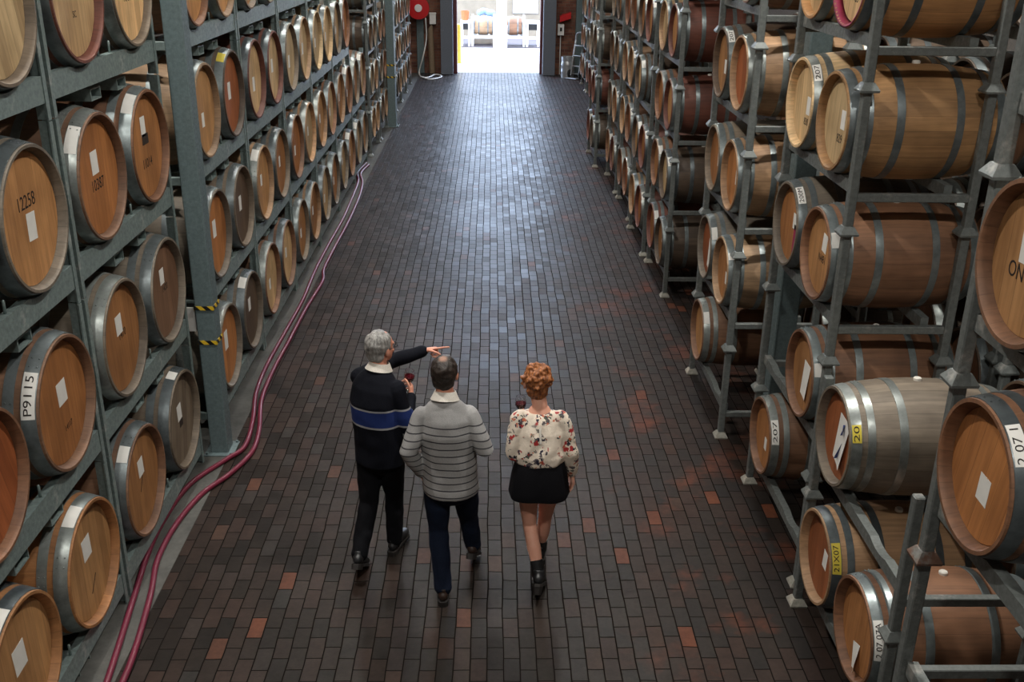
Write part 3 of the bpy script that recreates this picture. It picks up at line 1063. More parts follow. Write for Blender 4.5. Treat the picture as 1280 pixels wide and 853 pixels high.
def rect_on_head(k, y, z, w, h, rot=0.0, mat='paper', curl=0.0, name='paper_label', parent=None):
    bm = bmesh.new()
    n = 6
    lo, hi = [], []
    for j in range(n + 1):
        for i in range(n + 1):
            u, v = (i/n - .5)*w, (j/n - .5)*h
            lift = .0015 + curl*((i/n)**2)*.5*(1 - j/n) + abs(curl)*.15*(1 - j/n)
            yy = y + u*math.cos(rot) - v*math.sin(rot)
            zz = z + u*math.sin(rot) + v*math.cos(rot)
            lo.append(bm.verts.new((k.xh + .0004, yy, zz)) if curl == 0 else bm.verts.new((k.xh + lift - .0012, yy, zz)))
            hi.append(bm.verts.new((k.xh + lift, yy, zz)))
    q = n + 1
    for j in range(n):
        for i in range(n):
            a = j*q + i
            bm.faces.new((hi[a], hi[a + 1], hi[a + q + 1], hi[a + q]))
            bm.faces.new((lo[a], lo[a + q], lo[a + q + 1], lo[a + 1]))
    for i in range(n):
        for (p, r) in ((i, i + 1), (n*q + i, n*q + i + 1), (i*q, (i + 1)*q), (i*q + n, (i + 1)*q + n)):
            bm.faces.new((lo[p], lo[r], hi[r], hi[p]))
    return mesh_obj(name, bm, M[mat], parent)

def text_on_head(k, s, y, z, size, rot=0.0, sx=.85, name='stencil_number', parent=None, mat='ink'):
    bm = text_bm(s, size, sx)
    for v in bm.verts:
        u, w, d = v.co
        v.co = (k.xh + .0008 + d, y + u*math.cos(rot) - w*math.sin(rot), z + u*math.sin(rot) + w*math.cos(rot))
    return mesh_obj(name, bm, M[mat], parent)

def hoop_sticker(k, t0, t1, mat='paper', text=None, parent=None, x0=None, x1=None):
    """A strip stuck on the front hoop between two angles (0 = +y side, pi/2 = top)."""
    a, b = (k.hw if x0 is None else (x0, x1))
    xa, xb = k.L/2 - b + .004, k.L/2 - a - .004
    bm = bmesh.new()
    n = 10
    rows = []
    for i in range(n + 1):
        t = t0 + (t1 - t0)*i/n
        row = []
        for x, dr in ((xa, .0055), (xb, .0055), (xb, .0042), (xa, .0042)):
            r = k.R(x) + dr
            row.append(bm.verts.new((x, r*math.cos(t), r*math.sin(t))))
        rows.append(row)
    for A, B in zip(rows, rows[1:]):
        for i in range(4):
            bm.faces.new((A[i], A[(i + 1) % 4], B[(i + 1) % 4], B[i]))
    bm.faces.new(rows[0])
    bm.faces.new(rows[-1][::-1])
    o = mesh_obj('hoop_sticker', bm, M[mat], parent)
    if text:
        r = k.R((xa + xb)/2) + .006
        tm, flip = (t0 + t1)/2, (1 if t0 < t1 else -1)
        bm = text_bm(text, (xb - xa)*.86, 1.0)
        L = max(v.co.x for v in bm.verts) - min(v.co.x for v in bm.verts)
        want = abs(t1 - t0)*r*.84
        f = want/L
        for v in bm.verts:
            u, w, d = v.co
            t = tm + flip*u*f/r
            x = (xa + xb)/2 + flip*w
            rr = k.R(x) + .0058 + d
            v.co = (x, rr*math.cos(t), rr*math.sin(t))
        mesh_obj('sticker_lettering', bm, M['ink'], o)
    return o

def put_barrel(k, name, label, group, loc, rz, look, spec):
    t = thing(name, label, 'barrel', loc, rz, group)
    roll = spec.get('roll', rnd.uniform(-.12, .12))
    body, head = look
    def jit(c):
        a, b = rnd.uniform(.92, 1.07), rnd.uniform(-.03, .03)
        return lin(min(255, c[0]*a*(1 + b)), min(255, c[1]*a), min(255, c[2]*a*(1 - b)))
    st = share('staves', k.staves, t, jit(WOOD[body]))
    st.rotation_euler.x = rnd.uniform(0, 6)
    hd = share('head', k.front, t, jit(WOOD[head]))
    hd.rotation_euler.x = rnd.choice((0, 0, rnd.uniform(-.3, .3)))
    share('head', k.rear, t, jit(WOOD[head]))
    hq = rnd.uniform(.93, 1.05)
    hc = lin(*[q*hq for q in spec.get('hoop', rnd.choice(HOOPC))])
    for me in k.hoops:
        h = share('hoop', me, t, hc)
        h.rotation_euler.x = rnd.uniform(-.8, .8)
    b = share('bung', k.bung, t)
    b.rotation_euler.x = spec.get('bung', roll)
    side = 1 if rz else -1     # which side of the barrel faces the camera
    for p in spec.get('paper', []):
        y, z, w, h = p[:4]
        rect_on_head(k, y, z, w, h, p[4] if len(p) > 4 else 0, p[5] if len(p) > 5 else 'paper', p[6] if len(p) > 6 else 0.0, parent=t)
    for p in spec.get('plate', []):
        rect_on_head(k, *p, mat='dark_plate', name='printed_plate', parent=t)
    for p in spec.get('text', []):
        text_on_head(k, *p, parent=t)
    for p in spec.get('sticker', []):
        a0, a1 = p[0], p[1]
        if side > 0:
            hoop_sticker(k, a0, a1, p[2], p[3] if len(p) > 3 else None, t)
        else:
            hoop_sticker(k, PI - a0, PI - a1, p[2], p[3] if len(p) > 3 else None, t)
    if spec.get('stain'):
        bm = bmesh.new()
        lathe(bm, [(k.L/2 + .0008, k.rc - .001), (k.L/2 + .0012, k.rc - .0155), (k.L/2 - .012, k.rc - .0212), (k.L/2 - .05, k.rc - .0325), (k.L/2 - .052, k.rc - .0345), (k.L/2 - .014, k.rc - .0235), (k.L/2 - .002, k.rc - .017)], 'x', 56, closed=True)
        mesh_obj('wine_stained_rim', bm, M['wine_stain'], t, True)
    if spec.get('streak'):
        rect_on_head(k, *spec['streak'], mat='wine_stain', name='wine_streak', parent=t)
    if spec.get('sheet'):
        y, z, w, h, rot, curl = spec['sheet']
        s = rect_on_head(k, y, z, w, h, rot, 'paper', curl, 'hanging_sheet', t)
        if spec.get('sheet_ink'):
            rect_on_head(k, y + .02, z + h*.28, .035, .06, rot + .5, 'blue_ink', curl, 'blue_mark', s).location.x = .0035
            rect_on_head(k, y + .012, z - h*.14, .012, .15, rot - .18, 'blue_ink', curl, 'blue_mark', s).location.x = .0035
    if spec.get('scratch'):
        y, z, l, rot = spec['scratch']
        rect_on_head(k, y, z, .008, l, rot, 'ink', 0, 'ink_mark', t)
    return t

# ------------------------------------------------------------------ racks
def rail_poly(L, z0, z1, cs, r, cz, inset=.04):
    """Outline of a cradle rail along y with a curved dip under each barrel."""
    top = [(-L/2, z1)]
    for c in cs:
        n = 8
        half = math.sqrt(max(0, r*r - (cz - z1)**2))
        for i in range(n + 1):
            yy = -half + 2*half*i/n
            top.append((c + yy, cz - math.sqrt(max(0, r*r - yy*yy))))
    top += [(L/2, z1), (L/2, z0), (-L/2, z0)]
    return top

def build_right_rack(name='barrel_rack'):
    """Two-barrel portable rack, origin at the middle of its front on the foot plane, front towards -x, length along y."""
    Lr, Hh, D = 1.485, .853, .80
    t = bpy.data.objects.new(name, None)
    COL.objects.link(t)
    mt = M['steel_r']
    for sy in (-1, 1):
        for x in (0.035, D - .035):
            bm = bmesh.new()
            y = sy*(Lr/2 - .03)
            box(bm, x - .027, x + .027, y - .027, y + .027, 0.03, Hh)
            bevel(bm, .006)
            p = mesh_obj('post', bm, mt, t)
            bm = bmesh.new()
            def ringp(a, z): return [bm.verts.new((x + i*a, y + j*a, z)) for i, j in ((-1, -1), (1, -1), (1, 1), (-1, 1))]
            rs = [ringp(.056, 0.0), ringp(.058, .012), ringp(.033, .052), ringp(.029, .055)]
            for A, B in zip(rs, rs[1:]):
                for i in range(4):
                    bm.faces.new((A[i], A[(i + 1) % 4], B[(i + 1) % 4], B[i]))
            bm.faces.new(rs[0][::-1]); bm.faces.new(rs[-1])
            mesh_obj('foot_cup', bm, M['plate'] if name == 'floor' else mt, p)
        bbox_obj('side_bar', (.062, D - .062, sy*(Lr/2 - .03) - .022, sy*(Lr/2 - .03) + .022, .205, .255), mt, t)
    cs = (-.358, .358)
    for x, rr_, z0, z1 in ((.035, .328, .243, .315), (.60, .352, .225, .30)):
        bm = bmesh.new()
        prism(bm, rail_poly(Lr - .122, z0, z1, cs, rr_, .622), 'x', x, x + .05)
        mesh_obj('cradle_rail', bm, mt, t)
    return t

def build_left_rack(name='barrel_rack'):
    """Two-puncheon rack module, origin at the middle of its front, front towards +x, length along y."""
    Lr, Hh, D = 1.895, 1.08, .95
    t = bpy.data.objects.new(name, None)
    COL.objects.link(t)
    mt = M['steel']
    for sy in (-1, 1):
        for x in (-.07, -D):
            y = sy*(Lr/2)
            bm = bmesh.new()
            w, th, d = .042, .010, .075
            a, b = (y - w, y) if sy > 0 else (y, y + w)
            # angle section: one face towards the aisle, one leg running back along the shared edge
            if sy > 0:
                poly = [(x + d, a), (x + d, b), (x, b), (x, b - th), (x + d - th, b - th), (x + d - th, a)]
            else:
                poly = [(x + d, b), (x + d, a), (x, a), (x, a + th), (x + d - th, a + th), (x + d - th, b)]
            pp = [(u - .035, v) for u, v in poly]
            prism(bm, pp, 'z', 0.004, Hh - .004)
            mesh_obj('post', bm, mt, t)
        bbox_obj('side_bar', (-D + .04, -.12, sy*(Lr/2 - .03) - .022, sy*(Lr/2 - .03) + .022, .10, .17), mt, t)
    cs = (-.474, .474)
    for x in (-.085, -.80):
        bm = bmesh.new()
        prism(bm, rail_poly(Lr - .088, .10, .245, cs, .425 if x > -.5 else .464, .642), 'x', x, x + .05)
        mesh_obj('cradle_rail', bm, mt, t)
    for y in (-.19, .28):
        bm = bmesh.new()
        w, h, th = .085, .075, .009
        o = [(y - w, -.012), (y + w, -.012), (y + w, -.012 + h), (y - w, -.012 + h)]
        i_ = [(y - w + th, -.012 + th), (y + w - th, -.012 + th), (y + w - th, -.012 + h - th), (y - w + th, -.012 + h - th)]
        x0, x1 = -.86, -.075
        V = {}
        for tag_, pl in (('o', o), ('i', i_)):
            for e, xx in ((0, x0), (1, x1)):
                V[tag_, e] = [bm.verts.new((xx, u, v + .002)) for u, v in pl]
        for q in range(4):
            w_ = (q + 1) % 4
            bm.faces.new((V['o', 0][q], V['o', 0][w_], V['o', 1][w_], V['o', 1][q]))
            bm.faces.new((V['i', 0][q], V['i', 1][q], V['i', 1][w_], V['i', 0][w_]))
            for e in (0, 1):
                bm.faces.new((V['o', e][q], V['o', e][w_], V['i', e][w_], V['i', e][q]))
        mesh_obj('fork_pocket', bm, mt, t)
    for y in (-.10, .10):
        # little upright locating pins between the barrels
        bm = bmesh.new()
        lathe(bm, [(.24, .008), (.315, .008), (.32, .005)], 'z', 10)
        for v in bm.verts:
            v.co.x -= .06; v.co.y += y
        mesh_obj('locating_pin', bm, mt, t, True)
    return t

def copy_tree(o, parent=None):
    c = o.copy()
    COL.objects.link(c)
    c.parent = parent
    for ch in list(o.children):
        copy_tree(ch, c)
    return c

def del_tree(o):
    for ch in list(o.children):
        del_tree(ch)
    bpy.data.objects.remove(o)

RR, RL = build_right_rack(), build_left_rack()

def seen(P, mx=40):
    q = [proj(p) for p in P]
    q = [a for a in q if a]
    if not q: return False
    return min(a[0] for a in q) < 1280 + mx and max(a[0] for a in q) > -mx and min(a[1] for a in q) < 853 + mx and max(a[1] for a in q) > -mx

TIER = ['bottom', 'second', 'third', 'fourth', 'topmost']
#  (name in words, front x, near y, spread of barrels left out)
RIGHT = [
    ('nearest right-hand stack', 1.88, 2.26, {(0, 0), (0, 1), (1, 1), (1, 0)}, 5),
    ('second right-hand stack', 2.07, 4.22, {(1, 0), (2, 0), (2, 1)}, 2),
    ('third right-hand stack', 2.13, 5.86, {(1, 1), (0, 0)}, 5),
    ('fourth right-hand stack', 2.06, 8.10, {(0, 0)}, 5),
    ('fifth right-hand stack', 2.15, 11.88, set(), 5),
    ('sixth right-hand stack', 2.12, 13.60, {(2, 0)}, 5),
    ('seventh right-hand stack', 2.16, 15.48, set(), 4),
    ('eighth right-hand stack', 2.15, 17.26, set(), 4),
    ('ninth right-hand stack', 1.98, 19.36, set(), 4),
    ('tenth right-hand stack', 2.68, 25.9, set(), 4),
    ('eleventh right-hand stack', 2.68, 27.65, set(), 4),
    ('twelfth right-hand stack', 2.66, 29.40, set(), 4),
]
NEARW = ['nearer', 'farther']
HV = PI/2

SPEC_R = {
    (0, 3, 1): dict(look=('brown', 'honey'), text=[('ON', -.075, -.05, .085), ], paper=[(-.03, .05, .09, .12, .05)], roll=0, d='honey wood barrel lettered ON'),
    (0, 2, 1): dict(look=('brown', 'orange'), paper=[(.02, -.05, .085, .115, -.05)], sticker=[(.62, 1.15, 'paper', '2 07 1')], d='orange wood barrel with one pale square'),
    (1, 1, 1): dict(look=('grey', 'rust'), sheet=(.05, -.01, .17, .30, -.06, .05), sheet_ink=1, sticker=[(.35, .68, 'yellow', '20')], d='grey barrel with curling sheet and yellow sticker', bung=.12),
    (1, 0, 1): dict(look=('sand', 'rust'), paper=[(.07, .02, .07, .12, -.06)], sticker=[(.25, .85, 'yellow', '21X07')], d='barrel with long yellow hoop sticker'),
    (1, 0, 0): dict(look=('brown', 'amber'), sheet=(.02, -.17, .10, .15, .35, .07), sticker=[(.12, .82, 'paper', '2 07 07A')], d='brown barrel with torn paper', bung=.1),
    (2, 4, 0): dict(look=('honey', 'pale'), stain=1, text=[('83', .03, -.13, .075)], paper=[(.05, .02, .075, .11)], d='pale barrel with magenta wine-stained rim'),
    (2, 4, 1): dict(look=('honey', 'pale'), d='pale barrel beside the wine-stained one'),
    (2, 3, 0): dict(look=('honey', 'pale'), text=[('829', .05, -.10, .075)], paper=[(.08, .02, .075, .115)], d='pale new barrel stencilled 829'),
    (2, 3, 1): dict(look=('cream', 'pale'), text=[('830', .06, -.12, .07)], paper=[(.08, -.01, .075, .12)], sticker=[(.62, 1.05, 'paper', '207')], d='cream new barrel stencilled 830'),
    (2, 2, 0): dict(look=('brown', 'honey'), text=[('N481', .03, -.03, .075)], paper=[(.05, .08, .085, .12, -.1)], sticker=[(.40, .72, 'paper')], d='brown barrel stencilled N481'),
    (2, 2, 1): dict(look=('grey', 'orange'), streak=(.115, -.10, .05, .24), paper=[(.09, .04, .08, .11)], sticker=[(.72, 1.2, 'paper', '200M')], d='grey barrel with dark red wine streak'),
    (2, 1, 0): dict(look=('brown', 'amber'), sheet=(.03, -.04, .13, .25, -.06, .02), sticker=[(.33, .62, 'paper')], d='brown barrel with hanging document sheet'),
    (2, 0, 1): dict(look=('brown', 'amber'), paper=[(.03, -.06, .06, .10)], sticker=[(.25, .85, 'paper', '207')], d='brown barrel low beside an empty cradle'),
    (3, 1, 1): dict(look=('grey', 'rust'), sheet=(.07, -.05, .12, .28, -.08, .01), sticker=[(.5, .9, 'paper')], d='grey barrel with long hanging sheet'),
    (3, 1, 0): dict(look=('sand', 'orange'), paper=[(.08, -.05, .07, .11)], sticker=[(.6, .8, 'paper')], d='sandy barrel with one pale square'),
    (3, 2, 0): dict(look=('sand', 'orange'), paper=[(.10, .0, .06, .12)], d='sandy barrel with orange head'),
    (3, 2, 1): dict(look=('grey', 'orange'), paper=[(.09, .0, .06, .12)], d='grey barrel with orange head'),
    (3, 3, 0): dict(look=('sand', 'rust'), d='sandy barrel with rust head'),
    (3, 3, 1): dict(look=('dark', 'amber'), paper=[(.03, -.03, .07, .12)], sticker=[(.7, 1.15, 'paper', '207')], d='dark barrel with amber head'),
    (4, 3, 0): dict(look=('red', 'honey'), d='red-brown barrel'),
    (4, 2, 0): dict(look=('red', 'honey'), d='half sandy red-brown barrel'),
    (4, 3, 1): dict(look=('sand', 'cream'), d='cream-headed barrel'),
}

placed_r = []
def right_stack(i, words, xf, y0, skip, nl):
    yc = y0 + .73
    for lv in range(nl):
        z = lv*.853
        if not seen([(xf, y0, z), (xf, y0 + 1.46, z + .85), (xf + .8, y0 + 1.46, z), (xf, y0, z + .9)]):
            continue
        if lv < nl:
            r = copy_tree(RR)
            r.location = (xf, yc, z)
            tag(r, f'grey steel two-barrel rack, {TIER[lv]} tier of the {words}', 'barrel rack', 'steel racks of the right hand stacks')
            if i == 0 and lv in (1, 2):
                for p in r.children:
                    if p.name.startswith('post'):
                        for c in p.children:
                            c.data = PALE_CUP(c.data, 'rusty')
            if lv == 0:
                for p in r.children:
                    if p.name.startswith('post'):
                        for c in p.children:
                            c.data = PALE_CUP(c.data)
        for j in (0, 1):
            if (lv, j) in skip:
                continue
            c = Vector((xf + .445, yc + (-.358, .358)[j], z + .622))
            if not seen([(xf, c.y, z + .3), (xf, c.y, z + .95), (xf + .9, c.y, z + .3)], 25):
                continue
            sp = dict(SPEC_R.get((i, lv, j), {}))
            look = sp.get('look') or (rnd.choice(('brown', 'grey', 'dark', 'sand', 'brown', 'red')), rnd.choice(('honey', 'amber', 'orange', 'pale', 'rust')))
            if not any(q in sp for q in ('paper', 'sheet', 'd')):
                if rnd.random() < .6: sp['paper'] = [(rnd.uniform(.0, .09), rnd.uniform(-.06, .05), .07, .11, rnd.uniform(-.1, .1))]
                if rnd.random() < .5: sp['sticker'] = [(.55, .95, 'paper')]
            d = sp.get('d') or {'brown': 'brown barrel', 'grey': 'grey weathered barrel', 'dark': 'dark barrel', 'sand': 'sandy barrel', 'red': 'red-brown barrel'}[look[0]]
            lab = f'{d}, {NEARW[j]}, {TIER[lv]} tier, {words}'
            put_barrel(BQ, 'wine_barrel', lab, 'wine barrels in the right hand racks', c, PI, look, sp)

_pale = {}
def PALE_CUP(me, mt='plate'):
    if (me.name, mt) not in _pale:
        n = me.copy()
        n.materials.clear()
        n.materials.append(M[mt])
        _pale[me.name, mt] = n
    return _pale[me.name, mt]

for i, (w, xf, y0, skip, nl) in enumerate(RIGHT):
    right_stack(i, w, xf, y0, skip, nl)

# left: tall racks of big puncheons, heads towards +x
LEFT = [('nearest left-hand bay', 3.785), ('second left-hand bay', 5.725), ('third left-hand bay', 8.20), ('fourth left-hand bay', 10.14),
        ('fifth left-hand bay', 12.08), ('sixth left-hand bay', 14.02), ('seventh left-hand bay', 15.96), ('eighth left-hand bay', 17.90)]
SPEC_L = {
    (0, 3, 1): dict(look=('grey', 'pale'), d='pale barrel with no visible number'),
    (0, 2, 1): dict(look=('grey', 'honey'), text=[('12258', 0.0, .09, .105)], paper=[(.02, -.045, 0.102, 0.150, -.05)], roll=0, d='honey barrel stencilled 12258'),
    (0, 1, 1): dict(look=('brown', 'orange'), text=[('14117', .05, -.17, .05, .06)], paper=[(.03, .05, 0.120, 0.138, .03)], sticker=[(.22, .85, 'paper', 'P9115')], d='amber barrel with hoop sticker P9115'),
    (0, 1, 0): dict(look=('brown', 'rust'), d='rust-red headed barrel'),
    (0, 0, 1): dict(look=('amber', 'honey'), paper=[(.0, .10, 0.120, 0.144, .04)], scratch=(.02, -.17, .13, -.75), sticker=[(1.1, 1.5, 'paper')], d='honey barrel with diamond label and black slash'),
    (0, 0, 0): dict(look=('amber', 'honey'), paper=[(.0, .06, 0.132, 0.156, .04)], sticker=[(1.05, 1.45, 'paper')], d='honey barrel with large diamond label'),
    (1, 3, 0): dict(look=('red', 'pale'), text=[('SC', .02, -.12, .055)], paper=[(.0, .04, 0.102, 0.144)], d='pale barrel marked SC'),
    (1, 3, 1): dict(look=('grey', 'pale'), text=[('NAA', .0, -.08, .075)], paper=[(.0, .10, 0.102, 0.168)], d='pale barrel with tall white label'),
    (1, 2, 0): dict(look=('brown', 'orange'), text=[('10387', .0, -.05, .10)], paper=[(-.01, .09, 0.108, 0.144, .03)], sticker=[(.55, 1.02, 'paper')], roll=0, d='orange barrel stencilled 10387'),
    (1, 2, 1): dict(look=('brown', 'orange'), text=[('11014', .0, -.12, .095)], paper=[(-.01, .14, 0.096, 0.138)], plate=[(.01, .05, .13, .075)], sticker=[(.75, 1.2, 'paper')], roll=0, d='orange barrel stencilled 11014 under dark plate'),
    (1, 1, 0): dict(look=('grey', 'amber'), text=[('1470', .04, .01, .08)], paper=[(.0, .09, 0.108, 0.132, .03)], d='amber barrel stencilled 1470'),
    (1, 1, 1): dict(look=('grey', 'brown'), text=[('1420', .03, .01, .075)], paper=[(-.01, .11, 0.096, 0.120, .0)], d='brown barrel stencilled 1420'),
    (1, 0, 0): dict(look=('brown', 'amber'), paper=[(.02, .09, 0.102, 0.132, .05)], scratch=(.0, -.03, .12, -.6), sticker=[(.8, 1.1, 'paper')], d='amber barrel with ink smudge'),
    (1, 0, 1): dict(look=('grey', 'grey'), paper=[(.0, .06, 0.102, 0.132, .04)], plate=[(.02, -.04, .08, .06)], sticker=[(1.3, 1.55, 'paper')], d='grey weathered barrel'),
    (2, 2, 1): dict(look=('dark', 'rust'), paper=[(-.02, .03, 0.096, 0.156)], sticker=[(.9, 1.2, 'yellow')], d='dark barrel with yellow hoop mark'),
    (2, 0, 0): dict(look=('grey', 'orange'), paper=[(-.02, .06, 0.108, 0.180)], sticker=[(.6, .95, 'paper')], d='orange barrel'),
    (2, 1, 0): dict(look=('grey', 'orange'), paper=[(-.03, .05, 0.102, 0.156)], d='orange barrel'),
    (2, 1, 1): dict(look=('grey', 'dark'), paper=[(.0, .03, 0.090, 0.144)], d='dark weathered barrel'),
    (2, 0, 1): dict(look=('grey', 'dark'), paper=[(.0, .06, 0.090, 0.132)], sticker=[(.9, 1.25, 'paper')], d='dark weathered barrel'),
    (3, 2, 0): dict(look=('red', 'cream'), paper=[(.0, -.05, 0.090, 0.144)], d='cream-headed barrel'),
    (3, 2, 1): dict(look=('red', 'cream'), paper=[(.0, .02, 0.090, 0.144)], d='cream-headed barrel'),
    (4, 2, 0): dict(look=('grey', 'cream'), paper=[(.0, -.05, 0.090, 0.144)], d='cream-headed barrel'),
    (4, 2, 1): dict(look=('sand', 'cream'), paper=[(.0, .0, 0.090, 0.144)], d='cream-headed barrel'),
    (5, 2, 0): dict(look=('cream', 'cream'), d='cream-headed barrel'),
    (5, 2, 1): dict(look=('cream', 'cream'), d='cream-headed barrel'),
    (3, 0, 0): dict(look=('brown', 'pale'), d='pale-headed barrel'),
    (3, 0, 1): dict(look=('brown', 'pale'), d='pale-headed barrel'),
}
XL = -2.42
for i, (w, y0) in enumerate(LEFT):
    yc = y0 + .965
    for lv in range(2 if i == 7 else 4):
        z = lv*1.08
        if not seen([(XL, y0, z), (XL, y0 + 1.93, z), (XL, y0 + 1.93, z + 1.08), (XL - .9, y0 + 1.9, z)]):
            continue
        r = copy_tree(RL)
        r.location = (XL, yc, z)
        tag(r, f'grey-green steel two-barrel rack, {TIER[lv]} tier of the {w}', 'barrel rack', 'steel racks of the left hand bays')
        for j in (0, 1):
            c = Vector((XL - .53 + .015, yc + (-.474, .474)[j], z + .642))
            if not seen([(XL, c.y, z + .25), (XL, c.y + .4, z + .6), (XL, c.y, z + 1.03)], 15):
                continue
            sp = dict(SPEC_L.get((i, lv, j), {}))
            look = sp.get('look') or (rnd.choice(('brown', 'grey', 'grey', 'sand')), rnd.choice(('honey', 'amber', 'orange', 'pale')))
            if 'paper' not in sp and not (i == 0):
                sp['paper'] = [(rnd.uniform(-.03, .03), rnd.uniform(-.08, .06), .075, .12, 0)]
                if rnd.random() < .4: sp['sticker'] = [(.8, 1.2, 'paper')]
            d = sp.get('d') or {'brown': 'brown barrel', 'grey': 'grey-bodied barrel', 'sand': 'sandy barrel'}[look[0]]
            lab = f'large {d}, {NEARW[j]}, {TIER[lv]} tier, {w}'
            put_barrel(PU, 'wine_barrel', lab, 'big wine barrels in the left hand racks', c, 0.0, look, sp)

# beyond the long bays the left side goes on with the smaller racks
LEFT2 = [('first small stack past the left-hand bays', -2.39, 20.18), ('second small stack past the left-hand bays', -2.39, 21.95), ('third small stack past the left-hand bays', -2.37, 25.6),
         ('fourth small stack past the left-hand bays', -2.37, 27.26), ('small stack nearest the fire hose', -2.38, 29.03)]
for i, (w, xf, y0) in enumerate(LEFT2):
    yc = y0 + .73
    for lv in range(4):
        z = lv*.853
        if not seen([(xf, y0, z), (xf, y0 + 1.46, z + .85)]):
            continue
        r = copy_tree(RR)
        r.location = (xf, yc, z)
        r.rotation_euler.z = PI
        tag(r, f'grey steel two-barrel rack, {TIER[lv]} tier, {w}', 'barrel rack', 'small steel racks on the left')
        for j in (0, 1):
            c = Vector((xf - .455, yc + (-.358, .358)[j], z + .622))
            if not seen([(xf, c.y, z + .3), (xf, c.y, z + .95)], 10):
                continue
            look = (rnd.choice(('brown', 'grey', 'dark', 'sand')), rnd.choice(('honey', 'amber', 'orange', 'pale')))
            sp = {'paper': [(0, 0, .07, .11)]} if rnd.random() < .5 else {}
            put_barrel(BQ, 'wine_barrel', f'small {look[0]} barrel, {NEARW[j]}, {TIER[lv]} tier, {w}', 'small barrels on the left', c, 0.0, look, sp)

# second row standing behind the front racks, seen through the gaps; topmost tier is unseen, added to block lamp light
for side, w, xf, y0, lvs in ((1, 'behind the second right-hand stack', 3.22, 4.3, (0, 1, 2, 3, 4)), (1, 'behind the third right-hand stack', 3.24, 5.9, (0, 1, 2, 3, 4)), (1, 'behind the fourth right-hand stack', 3.2, 8.1, (0, 1, 2, 3, 4)),
                             (1, 'in the gap after the fourth right-hand stack', 3.2, 9.9, (0, 1, 2, 3))):
    yc = y0 + .73
    for lv in lvs:
        z = lv*.853
        r = copy_tree(RR)
        r.location = (xf, yc, z)
        tag(r, f'steel rack of the back row, {TIER[lv]} tier, {w}', 'barrel rack', 'racks of the dark second row')
        for j in (0, 1):
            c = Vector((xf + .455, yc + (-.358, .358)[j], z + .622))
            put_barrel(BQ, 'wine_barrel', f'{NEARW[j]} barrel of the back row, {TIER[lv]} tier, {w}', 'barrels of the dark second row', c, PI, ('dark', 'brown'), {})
for w, y0 in (('behind the second bay on the left', 5.9), ('behind the green column on the left', 7.85)):
    for lv in range(5):  # fifth tier is out of view, added to keep lamp light off
        z = lv*1.08
        r = copy_tree(RL)
        r.location = (-3.72, y0 + .965, z)
        tag(r, f'steel rack of the back row, {TIER[lv]} tier, {w}', 'barrel rack', 'racks of the dark second row')
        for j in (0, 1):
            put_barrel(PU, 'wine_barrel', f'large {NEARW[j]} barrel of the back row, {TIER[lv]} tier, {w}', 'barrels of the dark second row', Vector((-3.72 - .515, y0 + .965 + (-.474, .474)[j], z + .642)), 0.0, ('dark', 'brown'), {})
del_tree(RR)
del_tree(RL)

# ------------------------------------------------------------------ setting
def struct(name, b, mat, bev=0.0):
    return tag(bbox_obj(name, b, mat, None, bev), kind='structure')

YB, YE = -5.0, 33.0
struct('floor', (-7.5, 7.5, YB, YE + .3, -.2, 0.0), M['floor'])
# concrete strip that the left hand racks stand on
bm = bmesh.new()
prism(bm, [(-7.4, YB), (-2.27, YB), (-2.27, YE - .05), (-7.4, YE - .05)], 'z', -.02, .004)
tag(mesh_obj('trim_1', bm, M['concrete']), kind='structure')
struct('wall_left', (-7.7, -7.5, YB, YE, 0, 9.2), M['wall'])
struct('wall_right', (7.5, 7.7, YB, YE, 0, 9.2), M['wall'])
struct('wall_back', (-7.7, 7.7, YB - .2, YB, 0, 9.2), M['wall'])
DX0, DX1, DZ = -1.20, 1.62, 8.4
bm = bmesh.new()
box(bm, -7.7, DX0, YE, YE + .3, 0, 9.2)
box(bm, DX1, 7.7, YE, YE + .3, 0, 9.2)
box(bm, DX0, DX1, YE, YE + .3, DZ, 9.2)
tag(mesh_obj('wall_end', bm, M['brick']), kind='structure')
struct('ceiling', (-7.7, 7.7, YB - .2, YE + .3, 9.2, 9.3), M['roof'])
# doorway jambs and the two steel columns either side of the opening
struct('trim_2', (DX0 - .02, DX0 + .10, YE - .06, YE + .36, 0, DZ), M['dark_red'], .01)
struct('trim_3', (DX1 - .10, DX1 + .02, YE - .06, YE + .36, 0, DZ), M['dark_red'], .01)

def steel_column(name, label, x0, x1, y0, y1, h, mat, plate=True):
    t = thing(name, label, 'column', ((x0 + x1)/2, (y0 + y1)/2, 0), 0)
    w, d = (x1 - x0)/2, (y1 - y0)/2
    bbox_obj('shaft', (-w, w, -d, d, .012, h), mat, t, .008)
    if plate:
        bbox_obj('base_plate', (-w - .05, w + .05, -d - .05, d + .05, 0.0041, .016), mat, t, .003)
        for sx in (-1, 1):
            for sy in (-1, 1):
                bm = bmesh.new()
                lathe(bm, [(.016, .013), (.03, .013), (.034, .009)], 'z', 6)
                for v in bm.verts:
                    v.co.x += sx*(w + .028); v.co.y += sy*(d + .028)
                mesh_obj('bolt', bm, mat, t)
    return t

